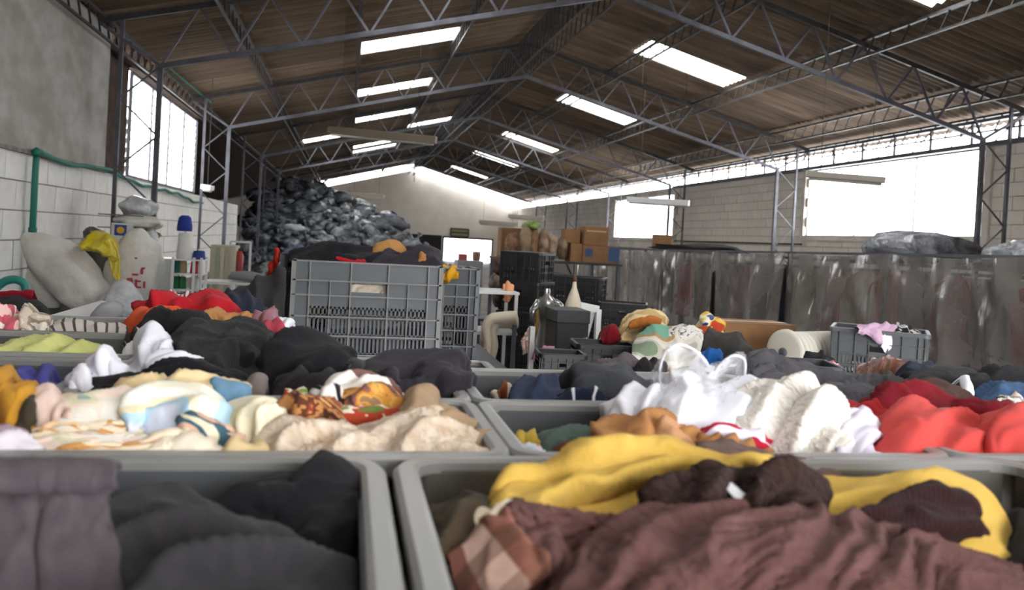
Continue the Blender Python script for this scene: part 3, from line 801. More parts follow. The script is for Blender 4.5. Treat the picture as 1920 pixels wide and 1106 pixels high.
lump('plastic_sack', 'crumpled silvery plastic sack above the curtain at the right edge', 'sack', 1905, 475, 7.3, (.32, .3, .17), m_silver, .3, 5, .5, base=0.0)
lump('dark_sack', 'low dark sack on the rack left of the slim right column', 'sack', 1320, 462, 15.0, (.9, .3, .09), m_dark, .3, 8, .5, base=0.0)

# ---------------------------------------------------------------- cartons and bundles on the middle rack
rk = thing('storage_rack', 'steel rack in the middle distance stacked with cardboard boxes', 'rack', (3.6, 13.6, FL))
into(rk, MB().bb((2.5, 12.9, -.32), (4.45, 14.5, -.28)).build('shelf', m_dsteel), MB().bb((2.5, 12.9, -.92), (4.45, 14.5, -.88)).build('shelf', m_dsteel), *[MB().bar((x, y, FL), (x, y, -.28), .06).build('post', m_steel) for x in (2.55, 4.4) for y in (12.95, 14.45)])
def carton(label, c, d, rz=0, mat=None, group=None, tape=True, marks=()):
    t = thing('cardboard_box', label, 'box', c, rz, group); x, y, z = d
    MB().bb((-x/2, -y/2, 0), (x/2, y/2, z)).build('box_body', mat or m_card, t, bevel=.006)
    MB().bb((-x/2-.002, -y/2-.004, z-.002), (x/2+.002, -.004, z+.004)).build('flap', mat or m_card, t); MB().bb((-x/2-.002, .004, z-.002), (x/2+.002, y/2+.004, z+.004)).build('flap', mat or m_card, t)
    if tape: MB().bb((-x/2-.002, -.03, z+.003), (x/2+.002, .03, z+.006)).build('tape', m_tape, t)
    for (u0, v0, u1, v1, mm) in marks:
        MB().bb((-x/2+u0*x, -y/2-.003, v0*z), (-x/2+u1*x, -y/2+.002, v1*z)).build('printed_patch', mm, t, label='dark printed patch')
    return t
m_blue = M('printed_blue', '#33486b', .7)
cx = [(3.02, 13.1, .20, .34, .30), (3.30, 13.15, .26, .34, .36), (3.60, 13.1, .30, .34, .33), (3.95, 13.1, .36, .36, .30), (4.25, 13.15, .28, .34, .17)]
P0 = -.28
for i, (x, y, w, d, h) in enumerate([(2.68, 13.3, .22, .4, .42), (2.86, 13.2, .17, .4, .55), (3.02, 13.35, .16, .4, .60), (3.17, 13.2, .15, .4, .50), (3.33, 13.3, .17, .4, .46), (3.49, 13.2, .14, .4, .44)]):
    nm = ['leftmost', 'second from the left', 'third from the left', 'fourth from the left', 'fifth from the left', 'last'][i]
    o = MB().blob((0, 0, h/2), (w*.62, .2, h/2), 7, .12, 20+i, .1).build('cloth_bundle', M('bundle%d' % i, ['#8b6a50', '#a08468', '#8a5f45', '#b09a80', '#7c5a48', '#9c8870'][i], .9, c2=['#5a3a30', '#7a6a58', '#a88c6a', '#70503e', '#b8a78e', '#6b4c3c'][i], scale=9, bmp=.6), None, True)
    o.location = (x, y, P0); tag(o, 'upright brown bundle on the rack of boxes, %s of six' % nm, 'bundle', 'brown bundles on the rack')
carton('cardboard box at the lower right of the rack, with two dark blue patches', (4.08, 13.1, P0), (.62, .36, .28), marks=((.06, .35, .26, .8, m_blue), (.7, .1, 1, .95, m_blue)))
carton('small cardboard box on the rack beside the bundles', (3.68, 13.15, P0), (.2, .36, .3))
carton('rust brown cardboard box stacked on the box with blue patches', (3.98, 13.12, P0+.287), (.42, .34, .30), .05, marks=((.1, .72, .9, .8, m_tape),))
carton('pale cardboard box stacked between the bundles and the rust brown box', (3.62, 13.2, P0+.307), (.26, .34, .22), -.08)
carton('short cardboard box on the rack at its far left rear', (2.8, 14.1, P0), (.4, .36, .5))
lump('green_bag', 'green plastic bag lying on top of the brown bundles', 'bag', 996, 424, 13.2, (.13, .12, .09), M('green_polythene', '#6f8a3a', .4, bmp=.6), .3, 2)
for i, (x, c, l) in enumerate(((2.75, '#6b2f30', 'dark red folded pile on the middle shelf of the rack'), (3.2, '#a48d78', 'beige folded pile on the middle shelf of the rack'), (3.75, '#7d6a5a', 'brown folded pile on the middle shelf of the rack'))):
    o = MB().blob((0, 0, .16), (.22, .25, .17), 8, .2, 50+i, .4).build('folded_pile', cloth('fp%d' % i, c), None, True); o.location = (x, 13.3, -.88); tag(o, l, 'clothes')
# dark brown articles piled left of the tallest black stack
for i, (px, py, r, c, l) in enumerate(((950, 500, .16, '#5a3d30', 'brown bag on the shelf left of the tallest black stack, topmost'), (942, 530, .18, '#8d7464', 'beige and brown bundle under the topmost brown bag'), (948, 560, .16, '#4b3a33', 'dark brown bundle lowest on the shelf left of the black stack'))):
    lump('bundle', l, 'bundle', px, py, 10.2, (r, .2, r*.85), M('brownstuff%d' % i, c, .8, c2='#2f2622', scale=6, bmp=.5), .25, 60+i, .3)
o = thing('bundle_shelf', 'grey shelf unit behind the black crates, left of the tallest stack', 'shelf', (1.9, 10.2, FL))
into(o, MB().bb((1.62, 10.0, -1.0), (2.3, 10.5, -.97)).build('shelf', m_steel), *[MB().bar((x, y, FL), (x, y, -.97), .03).build('post', m_steel) for x in (1.65, 2.27) for y in (10.03, 10.47)])
# grey cabinet and pots before the bright doorway
t = thing('grey_cabinet', 'plain grey cabinet standing before the bright doorway', 'cabinet', (2.38, 16, FL))
into(t, MB().bb((2.12, 15.8, FL), (2.62, 16.3, -.42)).build('body', M('cabinet_grey', '#8f9196', .5), bevel=.01), MB().bb((2.14, 15.785, FL+.1), (2.365, 15.80, -.46)).build('door', m_table), MB().bb((2.375, 15.785, FL+.1), (2.60, 15.80, -.46)).build('door', m_table))
tag(MB().bb((2.16, 15.9, -.42), (2.32, 16.1, -.30)).build('red_box', M('redbox', '#a04a48', .6), bevel=.01, center=True), 'small red box on the grey cabinet', 'box')
tag(MB().lathe((2.52, 16.05, -.42), [(.06, 0), (.08, .02), (.085, .16), (.075, .18)], 14).build('brown_pot', M('pot', '#8b6a55', .6), None, True), 'brown pot standing on the grey cabinet', 'pot')
# white rack frame with mannequin legs
t = thing('white_rack', 'white tubular rack frame left of the tall black crate stack', 'rack', (1.15, 6.3, FL))
b = []
for x in (.98, 1.30):
    for y in (6.2, 6.6): b.append(MB().bar((x, y, FL), (x, y, -.40), .025).build('post', m_white))
for z in (-.41, -.72): b.append(MB().bb((.96, 6.18, z), (1.32, 6.62, z+.02)).build('shelf', m_white))
into(t, *b)
m_skin = M('beige_mannequin', '#c3b7a3', .45)
def leg_tube(pts, rad, mat, name, parent=None):
    pts = [tuple(p) for p in resample(pts, 26)]; rr = list(np.interp(np.linspace(0, 1, 26), np.linspace(0, 1, len(rad)), rad))
    return MB().tube(pts, rr, 14).build(name, mat, parent, True)
Ym = 6.05
t = thing('mannequin', 'beige mannequin legs bent at the knee, beside the black crates', 'mannequin', (1.2, Ym, FL))
a = leg_tube([P(968, 596, Ym), P(945, 596, Ym), P(920, 599, Ym), P(912, 610, Ym), P(914, 640, Ym), P(912, 665, Ym), P(906, 684, Ym-.02), P(895, 692, Ym-.08)], [.055, .05, .042, .036, .034, .026, .02, .018], m_skin, 'leg')
b_ = leg_tube([P(970, 603, Ym+.14), P(950, 604, Ym+.14), P(930, 607, Ym+.14), P(924, 618, Ym+.14), P(926, 650, Ym+.14), P(922, 675, Ym+.14), P(918, 695, Ym+.12), P(912, 702, Ym+.04)], [.055, .05, .042, .036, .034, .026, .02, .018], m_skin, 'leg')
st = MB().bar(P(966, 600, Ym+.07), Vector((P(966, 600, Ym).x, Ym+.07, FL)), .03).lathe((P(966, 600, Ym).x, Ym+.07, FL), [(.13, 0), (.13, .012), (.02, .02)], 16).build('stand', m_steel)
into(t, a, b_, st)
# silver mannequin torso
m_sil = M('silver_mannequin', '#9a9894', .22, metal=.7)
Yt = 5.6; c = P(1023, 600, Yt)
t = thing('mannequin_torso', 'silver mannequin torso with narrow waist beside the black board', 'mannequin', (c.x, Yt, FL))
pr = [(.03, -.36), (.075, -.34), (.088, -.27), (.075, -.16), (.052, -.06), (.047, 0), (.055, .06), (.065, .12), (.06, .15), (.024, .175), (.02, .22)]
o1 = MB().lathe((c.x, Yt, c.z), pr, 18).build('torso', m_sil, None, True)
o2 = MB().tube([(c.x-.055, Yt, c.z+.13), (c.x-.10, Yt-.02, c.z+.06), (c.x-.095, Yt-.03, c.z-.02)], [.028, .026, .02], 10).tube([(c.x+.055, Yt, c.z+.13), (c.x+.10, Yt-.02, c.z+.10), (c.x+.13, Yt-.03, c.z+.02)], [.028, .026, .02], 10).build('arm_stump', m_sil, None, True)
o3 = MB().bar((c.x, Yt, FL), (c.x, Yt, c.z-.33), .03).lathe((c.x, Yt, FL), [(.12, 0), (.12, .015), (.02, .02)], 16).build('stand', m_steel)
into(t, o1, o2, o3)
c = P(1075, 575, 5.7)
t = thing('cream_mannequin', 'small cream cone-shaped dress form above the black board', 'mannequin', (c.x, 5.7, FL))
into(t, MB().lathe((c.x, 5.7, c.z-.06), [(.055, 0), (.062, .03), (.058, .08), (.035, .15), (.016, .20), (.012, .24)], 16).build('form', M('cream_form', '#c9bca6', .6), None, True), MB().lathe((c.x, 5.7, c.z+.18), [(.014, 0), (.016, .02), (.005, .045)], 10).build('finial', m_wood, None, True), MB().bar((c.x, 5.7, FL), (c.x, 5.7, c.z-.06), .03).build('stand', m_steel))
# tall black bin/board, white frame, white post, panels
c0, c1 = P(1045, 582, 5.2), P(1106, 582, 5.2)
t = thing('black_cabinet', 'tall matt black box in front of the black crate stacks', 'cabinet', ((c0.x+c1.x)/2, 5.3, FL))
into(t, MB().bb((c0.x, 5.2, FL), (c1.x, 5.5, c0.z)).build('body', M('matt_black', '#26282a', .55), bevel=.008), MB().bb((c0.x-.005, 5.19, c0.z-.08), (c1.x+.005, 5.505, c0.z+.004)).build('lid', M('matt_black2', '#303335', .5), bevel=.006))
t = thing('picture_stand', 'white wooden frame leaning behind the matt black box', 'frame', (1.68, 5.75, FL))
A_, B_, C_, D_ = P(1085, 572, 5.75), P(1122, 580, 5.75), P(1122, 680, 5.75), P(1098, 680, 5.75)
into(t, MB().bar(A_, B_, .03, .05).build('top_rail', m_white), MB().bar(B_, Vector((B_.x, 5.75, FL)), .035, .05).build('upright', m_white), MB().bar(P(1112, 580, 5.8), P(1092, 650, 5.8), .025, .04).build('brace', m_white), MB().bar(P(1087, 574, 5.85), Vector((A_.x, 5.85, FL)), .03).build('upright', m_white))
c = P(998, 612, 5.0)
t = thing('white_post', 'slim white post between the black crates and the silver mannequin', 'post', (c.x, 5.0, FL))
into(t, MB().bb((c.x-.016, 4.98, FL), (c.x+.016, 5.02, c.z)).build('post', m_white, bevel=.003), MB().bb((c.x-.08, 4.92, FL), (c.x+.08, 5.08, FL+.02)).build('foot', m_white))
G('tan_cloth', 'tan cloth panel hung behind the silver mannequin', 'cloth', [(1003, 572), (1012, 566), (1020, 572)], [(1002, 640), (1010, 648), (1016, 640)], 5.8, 5.78, cloth('tan', '#b58a4e'), bulge=.005, fold=(2, 0, .01), nu=16, nv=14)
G('pink_sweater', 'dusty pink sweater heaped below the silver mannequin', 'sweater', [(1000, 662), (1012, 655), (1030, 650), (1040, 650)], [(1004, 690), (1015, 692), (1030, 690), (1040, 680)], 4.9, 4.7, cloth('dusty_pink', '#b9879a', '#a87488'), bulge=.03, fold=(3, 40, .02), nu=30, nv=20)
G('floral_cloth', 'pale floral cloth draped by the slim white post', 'cloth', [(978, 640), (988, 622), (994, 612)], [(980, 660), (990, 655), (996, 650)], 5.4, 5.35, cloth('palefloral', '#c9b3a6', pat=pat_blotch(['#d9d0c8', '#c99a86', '#8f7f7a'], 30)), nu=16, nv=12)
G('orange_cloth', 'peach orange cloth hanging off the tallest black stack', 'cloth', [(943, 533), (952, 528), (962, 535)], [(944, 556), (952, 562), (960, 552)], 6.35, 6.3, cloth('peach', '#d99a72'), nu=16, nv=12, fold=(2, 0, .01))
t = thing('wooden_slat', 'reddish brown wooden slat standing beside the mannequin legs', 'slat', (.95, 5.9, FL))
a, b_ = P(903, 640, 5.9), P(898, 700, 5.9)
into(t, MB().bar(a, Vector((b_.x-.02, 5.9, FL)), .05, .02).build('slat', m_wood), MB().bar(P(909, 655, 5.93), Vector((a.x+.03, 5.93, FL)), .03, .02).build('slat_edge', m_wood))

# ---------------------------------------------------------------- left: pipes, sacks, thread shelf
t = thing('teal_pipe', 'teal plastic water pipe running along the top of the left block wall', 'pipe', (XL+.1, 12, .6))
pts = [(XL+.1, 10.0+i*.6, .72-.05*math.sin(i*.9)*(i % 3 > 0)-.012*i) for i in range(19)]
into(t, MB().tube([tuple(q) for q in resample(pts, 60)], .028, 8).build('run', m_pvc, None, True), MB().tube([(XL+.1, 10.02, .73), (XL+.1, 10.0, .5), (XL+.1, 10.0, FL+.05)], .036, 8).build('drop', m_pvc, None, True), *[MB().tube([(XL+.1, 10, z), (XL+.1, 10, z+.06)], .045, 8).build('coupling', m_pvc, None, True) for z in (-.2, -.75, .66)])
t = MB().tube([tuple(q) for q in resample([P(262, 38, 13.2), P(284, 70, 14.4), P(300, 105, 15.2), P(340, 145, 17), P(395, 192, 19.6)], 50)], .02, 6).build('teal_hose', m_hose, None, True, center=True)
tag(t, 'thin teal hose slung along the left eave above the window', 'hose')
t = MB().tube([tuple(q) for q in resample([P(-8, 540, 6.5), P(10, 527, 6.5), P(28, 524, 6.5), P(44, 530, 6.5), P(50, 552, 6.5), P(50, 580, 6.5)], 30)], .03, 8).build('teal_hose', m_hose, None, True, center=True)
tag(t, 'thick teal hose bent in an arch at the left edge', 'hose')
m_sack = M('white_woven_sack', '#dad6cf', .6, c2='#c4c0b8', scale=5, bmp=.6, bscale=10, bdist=.03)
m_clear = M('clear_plastic_bag', '#cfd1d3', .2, c2='#a5a8a9', scale=6, bmp=1, bscale=10, bdist=.04, spec=.8)
def sack(label, cx, cy, Y, w, h, rot, mat, seed, neck=True, name='woven_sack', depth=.5, cat='sack', extra=None):
    c = P(cx, cy, Y); t = thing(name, label, cat, (c.x, Y, c.z))
    b = MB(); b.blob((0, 0, 0), (w/2, w*depth, h/2), 14, .13, seed, .05)
    o = b.build('sack_body', mat, t, True)
    R = Matrix.Rotation(rot, 4, 'Y'); o.matrix_basis = R
    if neck:
        nk = MB().tube([(0, 0, h*.42), (0, 0, h*.50), (.01, 0, h*.53), (.02, 0, h*.62)], [w*.2, w*.08, w*.07, w*.16], 10).build('tied_neck', mat, t, True); nk.matrix_basis = R
    if extra: extra(t, R)
    return t
px2m = lambda n, Y: n*Y/1550
sack('long grey white sack leaning against the left wall by the teal pipe', 135, 520, 8.2, px2m(85, 8.2), px2m(185, 8.2), -.85, m_sack, 11, False)
sack('short grey sack end sticking out behind the long leaning sack', 88, 530, 8.5, px2m(60, 8.5), px2m(110, 8.5), -.1, m_sack, 12)
sack('pale sack lying on top of the long leaning sack', 150, 492, 8.9, px2m(70, 8.9), px2m(105, 8.9), -1.25, m_sack, 13, False)
def print_marks(t, R):
    mr = M('red_print', '#a83c4c', .7)
    for (u, v, w, h) in ((.02, -.06, .05, .018), (.075, -.03, .02, .05), (-.04, -.13, .02, .06), (-.01, -.13, .02, .06), (-.025, -.10, .04, .016), (.03, -.14, .018, .07), (.05, -.175, .05, .016), (.05, -.12, .04, .016), (.10, -.15, .018, .06), (.085, .0, .03, .015), (-.06, -.19, .06, .014), (.02, .09, .02, .014)):
        MB().box((u+.03, -.232+abs(u)*.08, v), (w, .02, h)).build('letter_stroke', mr, t, label='faded red printed stroke')
sack('big white sack with faded red lettering, upright by the left wall', 255, 500, 8.3, px2m(88, 8.3), px2m(130, 8.3), .12, m_sack, 14, False, depth=.42, extra=print_marks)
sack('clear plastic bag resting under the sack with red lettering', 228, 575, 7.9, px2m(70, 7.9), px2m(85, 7.9), 0, m_clear, 15, False, 'clear_bag', cat='bag')
sack('clear plastic bag on the wall shelf, topmost on the left', 258, 388, 11.75, px2m(62, 11.75), px2m(34, 11.75), 0, m_clear, 16, False, 'clear_bag', cat='bag')
sack('white rolled bag on the wall shelf under the clear plastic bag', 262, 416, 11.7, px2m(76, 11.7), px2m(26, 11.7), .05, m_sack, 17, False, 'rolled_bag', cat='bag')
sack('small white bag below the shelf brackets beside the first column', 280, 455, 11.7, px2m(30, 11.7), px2m(46, 11.7), 0, m_clear, 18, False, 'white_bag', cat='bag')
sack('dark sack wedged between the pale sack and the yellow bag', 190, 500, 8.75, px2m(48, 8.75), px2m(150, 8.75), -.25, M('dark_sack', '#3a3436', .6, c2='#57504f', scale=6, bmp=.5), 19, False, 'dark_sack')
sack('bright green bag low behind the leaning sack', 180, 545, 8.55, px2m(30, 8.55), px2m(50, 8.55), -.5, M('lime', '#5faa3c', .4), 21, False, 'green_bag', cat='bag')
t = thing('wall_shelf', 'narrow shelf on the left wall carrying plastic bags', 'shelf', (-2.9, 11.75, .1))
zA = P(258, 404, 11.75).z; zB = P(258, 428, 11.75).z
into(t, MB().bb((-3.15, 11.5, zA-.015), (-2.6, 12.0, zA)).build('board', m_joint), MB().bb((-3.15, 11.5, zB-.015), (-2.6, 12.0, zB)).build('board', m_joint), MB().bar((-3.12, 12.0, zB-.4), (-2.65, 11.9, zB), .02).build('bracket', m_dsteel))
m_yel = M('yellow_polythene', '#d6c22e', .3, c2='#c0ac22', scale=6, bmp=.8, bscale=12, bdist=.03, spec=.7)
t = thing('yellow_bag', 'bright yellow plastic bag draped over the sacks on the left', 'bag', P(200, 480, 8.0))
a = loft('bag_top', [[P(x, y, Y) for x, y in pts] for Y, pts in ((8.2, [(150, 462), (178, 436), (195, 432), (212, 442), (222, 460)]), (8.05, [(148, 462), (178, 440), (196, 438), (212, 450), (222, 470)]), (7.9, [(150, 468), (175, 462), (190, 470), (205, 478), (222, 485)]), (7.95, [(156, 472), (178, 470), (190, 476), (205, 486), (220, 492)]))], m_yel, nu=36, nv=24, fold=(4, 30, .03), wr=.012)
b_ = loft('bag_tail', [[P(x, y, 7.92) for x, y in pts] for pts in ([(188, 450), (205, 448), (218, 455)], [(200, 475), (212, 472), (224, 480)], [(208, 500), (216, 497), (226, 502)], [(211, 520), (219, 526), (226, 520)])], m_yel, nu=20, nv=24, fold=(2, 0, .02), wr=.008)
into(t, a, b_)
# small picture card with blue and yellow print on the shelf
t = thing('printed_packet', 'white packet with a blue square and yellow disc by the first column', 'packet', P(228, 440, 11.4))
c = P(228, 433, 11.4)
into(t, MB().bb((c.x-.13, 11.4, c.z-.14), (c.x+.13, 11.46, c.z+.1)).build('packet', m_white, bevel=.01), MB().bb((c.x-.085, 11.392, c.z-.06), (c.x+.06, 11.4, c.z+.08)).build('blue_square', M('blueprint', '#2d4a88', .6)), MB().lathe((c.x-.012, 11.392, c.z+.01), [(.045, 0), (.045, .006)], 16, Matrix.Rotation(math.pi/2, 3, 'X')).build('yellow_disc', M('yelprint', '#d8a52a', .6)))
lump('dark_bag', 'dark green and brown bag hooked beside the first column', 'bag', 262, 438, 11.8, (.24, .12, .07), M('dk_green', '#35403a', .6, c2='#8a6a2a', scale=8), .3, 33, .2)
# support under sacks
table('bench', 'long bench along the left wall under the sacks', -3.3, -1.15, 7.3, 10.4, -.86, m_leg)
t = thing('foam_board', 'white board lying slanted across the rear left crates', 'board', P(140, 590, 3.2))
into(t, MB().prism([P(62, 600, 2.7), P(185, 600, 2.7), P(207, 566, 3.1), P(190, 563, 3.15)], (0, .02, -.02)).build('board', m_white2), MB().tube([tuple(q) for q in (P(190, 600, 2.72), P(203, 588, 2.85), P(214, 580, 3.0))], [.035, .04, .03], 14).build('rolled_end', M('grey_card', '#8f8e91', .7), None, True))
# thread shelf
Ys = 8.2
a, b_ = P(325, 485, Ys), P(378, 485, Ys); zb = P(325, 560, Ys).z
t = thing('thread_shelf', 'small white metal shelf holding cones of coloured thread', 'shelf', ((a.x+b_.x)/2, Ys+.15, FL))
ps = [MB().bar((x, y, FL), (x, y, a.z+(.02)), .022).build('post', m_white) for x in (a.x, (a.x+b_.x)/2+.06, b_.x) for y in (Ys, Ys+.3)]
zs = [a.z, P(325, 512, Ys).z, P(325, 542, Ys).z, P(325, 572, Ys).z]
for z in zs: ps.append(MB().bb((a.x-.01, Ys-.01, z-.012), (b_.x+.01, Ys+.31, z)).build('shelf', m_white))
into(t, *ps)
def cone(x, y, z, c, label, h=.12, r=.045, r2=.035):
    t = thing('thread_cone', label, 'thread cone', (x, y, z), group='thread cones on the white shelf')
    MB().lathe((0, 0, 0), [(r, 0), (r*1.02, .01), (r2, h), (r2*.6, h+.004)], 14).build('thread', M('thread_'+c[1:]+str(int(x*97+z*31)), c, .8), t, True)
    MB().lathe((0, 0, h), [(.012, 0), (.01, .02)], 8).build('core', m_white, t, True)
for px, zi, c, l, h, r in ((345, 0, '#c9c7c2', 'large white thread cone on the top shelf', .24, .075), (372, 0, '#22356e', 'low navy thread cone on the top shelf', .08, .06), (332, 1, '#1f5c50', 'dark teal thread cone on the upper shelf', .11, .045), (343, 1, '#9a8a68', 'khaki thread cone on the upper shelf', .11, .04), (366, 1, '#c0323e', 'bright red thread cone on the upper shelf', .11, .045), (375, 1, '#d5cfcb', 'white thread cone beside the bright red one', .11, .035),
                           (332, 2, '#1c5a3c', 'dark green thread cone on the lower shelf', .11, .045), (343, 2, '#2f6b45', 'green thread cone beside the dark green one', .11, .04), (368, 2, '#c9c9c9', 'white thread cone on the lower shelf', .11, .05), (372, 3, '#8c2329', 'dark red thread cone on the bottom shelf', .11, .05), (336, 3, '#4a4a4e', 'grey thread cone on the bottom shelf', .1, .05)):
    p = P(px, 500, Ys+.12); cone(p.x, Ys+.12, zs[zi], c, l, h, r, r*.85)
p = P(345, 450, Ys+.12)
t = thing('thread_cone', 'royal blue thread cone standing on the large white one', 'thread cone', (p.x, Ys+.12, zs[0]+.262), group='thread cones on the white shelf')
MB().lathe((0, 0, 0), [(.07, 0), (.07, .05), (.055, .13), (.03, .15)], 14).build('thread', M('royal', '#1c2f7c', .8), t, True)
# white cabinet/fridge side left of the shelf, cream locker, bench frames
tag(MB().bb((P(286, 500, 8.9).x, 8.9, FL), (P(322, 500, 8.9).x, 9.3, P(300, 484, 8.9).z)).build('display_board', m_white2, bevel=.01, center=True), 'pale blue white panel standing left of the thread shelf', 'panel')
t = thing('cream_locker', 'cream ribbed metal locker behind the second column', 'locker', (P(418, 500, 13).x, 13, FL))
x0, x1, zt_ = P(395, 462, 13).x, P(442, 462, 13).x, P(420, 460, 13).z
ps = [MB().bb((x0, 13, FL), (x1, 13.5, zt_)).build('body', M('cream_metal', '#b3ac97', .5))]
for i in range(5): ps.append(MB().bb((x0+(x1-x0)*(i+.1)/5, 12.98, FL+.05), (x0+(x1-x0)*(i+.8)/5, 13, zt_-.03)).build('door_panel', M('cream_metal%d' % i, ['#b3ac97', '#98a085', '#c0b9a5', '#aaa28c', '#b9b29e'][i], .5)))
into(t, *ps)
c = P(448, 490, 13.2)
t = thing('fire_extinguisher', 'red fire extinguisher by the cream locker', 'extinguisher', (c.x, 13.2, c.z-.2))
into(t, MB().lathe((c.x, 13.2, c.z-.2), [(.06, 0), (.065, .03), (.065, .3), (.03, .36)], 14).build('cylinder', M('ext_red', '#8e2a26', .4), None, True), MB().bb((c.x-.015, 13.18, c.z+.16), (c.x+.06, 13.22, c.z+.2)).build('valve', m_dsteel))
t = thing('extinguisher_frame', 'thin white frame around the red fire extinguisher', 'frame', (c.x+.05, 13.1, FL))
into(t, *[MB().bar((x, 13.1, FL), (x, 13.1, c.z+.3), .03).build('upright', m_white) for x in (c.x-.12, c.x+.17)], MB().bar((c.x-.12, 13.1, c.z+.3), (c.x+.17, 13.1, c.z+.3), .03).build('top_rail', m_white), MB().bb((c.x-.12, 13.08, c.z-.22), (c.x+.17, 13.3, c.z-.2)).build('ledge', m_white))
a, b_ = P(378, 527, 10.5), P(492, 527, 10.5)
t = thing('white_bench', 'white framed bench behind the charcoal tarpaulin', 'bench', ((a.x+b_.x)/2, 10.7, FL))
into(t, MB().bb((a.x, 10.5, a.z-.03), (b_.x, 11.0, a.z)).build('bench_top', m_white), *[MB().bar((x, y, FL), (x, y, a.z-.03), .035).build('leg', m_white) for x in (a.x+.03, (a.x+b_.x)/2, b_.x-.03) for y in (10.53, 10.97)])
c = P(462, 520, 10.7)
tag(MB().blob((0, 0, .06), (.24, .15, .07), 8, .15, 71, .4).build('grey_cushion', M('greyc', '#77757a', .7), None, True), 'flat grey cushion on the white framed bench', 'cushion').location = (c.x, 10.7, a.z)

# ---------------------------------------------------------------- fluorescent battens hung from the roof
def batten(label, a, b, w=.16, mat=m_lamp, wires=True):
    a = Vector(a); b = Vector(b); t = thing('batten_light', label, 'light', (a+b)/2, group='unlit fluorescent battens')
    d = (b-a).normalized(); ps = [MB().bar(a, b, .10, w*.6).build('housing', mat, bevel=.01)]
    s = d.cross(Vector((0, 0, 1))).normalized()
    ps.append(MB().tube([a+Vector((0, 0, -.06))+d*.05, b+Vector((0, 0, -.06))-d*.05], .03, 8).build('tube', M('tube_glass', '#b0aaa0', .3), None, True))
    if wires:
        for q in (a+d*.2, b-d*.2): ps.append(MB().bar(q, (q.x, q.y, roofz(q.x)-.03), .006).build('wire', m_dsteel))
    into(t, *ps)
batten('brownish unlit batten light hanging in the middle of the hall', P(617, 244, 14.0), P(818, 263, 13.2), .2, M('dusty_housing', '#6c6152', .6))
batten('unlit batten light hanging before the large right window', P(1512, 326, 11.5), P(1660, 338, 11.0))
batten('pale unlit batten light hanging before the smaller right window', P(1176, 374, 17.0), P(1292, 381, 16.0), .2, m_white)
batten('faint batten light far over the cartons, left one', P(900, 415, 24), P(968, 421, 22))
batten('faint batten light far over the cartons, right one', P(955, 405, 22), P(1020, 410, 21))
batten('short batten light over the heap of black bags', P(655, 362, 24), P(720, 368, 23))
batten('small glowing white batten end beside the left window', P(380, 350, 17.5), P(398, 353, 17.2), .16, m_white)
for px, py, Y in ((785, 180, 15.5), (918, 250, 20), (857, 290, 26), (1204, 270, 18)):
    p = P(px, py, Y); o = MB().bar((p.x, Y, roofz(p.x)-.03), (p.x, Y, p.z-(1.6 if px == 785 else .7)), .012).build('hanging_wire', m_dsteel, center=True)
    tag(o, {785: 'long hanging wire left of the ridge', 918: 'hanging wire right of the far ridge', 857: 'hanging wire near the far end of the ridge', 1204: 'hanging wire over the smaller right window'}[px], 'wire')

t = carton('small brown carton on the rack behind the curtain, below the smaller right window', (0, 0, 0), (.30, .3, .30), .1); t.location = (6.45, 16.3, 0)

# ---------------------------------------------------------------- clothes
PALE[0] = 1.09
def fill(label, x0, x1, y0, y1, z, mat, amp=.03, name='folded_garment', cat='clothes'):
    rows = []
    for k in range(5):
        v = k/4; rows.append([(x0+(x1-x0)*u/6, y1+(y0-y1)*v, z+amp*math.sin(u*1.7+v*3+x0*9)*.5-(.05 if u in (0, 6) or k in (0, 4) else 0)) for u in range(7)])
    return tag(loft(name, rows, mat, nu=40, nv=26, fold=(4, 35, .022), wr=.006), label, cat)
def multi(name, label, cat, parts, group=None):
    """a garment made of several cloth panels"""
    t = None
    for nm, args, kw in parts:
        if t is None:
            p = P(*args[0][len(args[0])//2], args[2] if not isinstance(args[2], tuple) else args[2][0]); t = thing(name, label, cat, p, group=group)
        G(nm, None, None, *args, parent=t, **kw)
    return t
c_char = cloth('charcoal_fleece', '#353335', '#2b2a2c', scale=60, weave=400, wr=.3, sheen=.25)
c_black = cloth('black_fleece', '#141316', '#1c1a1e', scale=40, weave=300, wr=.3, sheen=.2)
c_black2 = cloth('black_jersey', '#151417', '#1e1c20', wr=.3)
c_greytr = cloth('grey_suiting', '#574f53', '#4a4347', scale=50, weave=300, wr=.3)
c_dgrey = cloth('dark_grey_jersey', '#312d34', '#28252b', scale=30, wr=.3, sheen=.2)
c_yellow = cloth('yellow_cotton', '#cdaa55', '#c09b45', scale=12, weave=200, wr=.35)
c_brown = cloth('brown_crinkle', '#6b4a47', '#553936', scale=40, weave=120, wr=.8, sheen=.1, bsc=60, rough=.8)
c_knit = cloth('dark_brown_knit', '#3b2925', '#2a1c19', scale=90, weave=160, wr=1, bsc=90)
c_maroon = cloth('maroon_ribbed', '#35191d', '#291316', scale=30, wr=.5, pat=pat_stripe('#22100f', 60, .6))
c_taupe = cloth('taupe_wool', '#6b5852', '#5c4b46', scale=30)
c_plaid = cloth('plaid_flannel', '#8b5a4c', pat=pat_plaid('#c9a898', '#6a4a3a', 5, .5), wr=.2, weave=150)
c_olive = cloth('olive_cotton', '#3f3828', '#322c20')
c_cream = cloth('cream_cotton', '#d6caba', '#cabda9', scale=8)
c_white = cloth('white_cotton', '#d9d9df', '#cfcfd8', scale=6, wr=.35)
c_ivory = cloth('ivory_lace', '#e0dcd5', '#c9c1b7', scale=120, weave=160, wr=1, bsc=110)
c_boucle = cloth('cream_boucle', '#cdbfae', '#b39c84', scale=70, weave=140, wr=1, bsc=90)
c_sand = cloth('sand_canvas', '#a58b6f', '#957b60', scale=12)
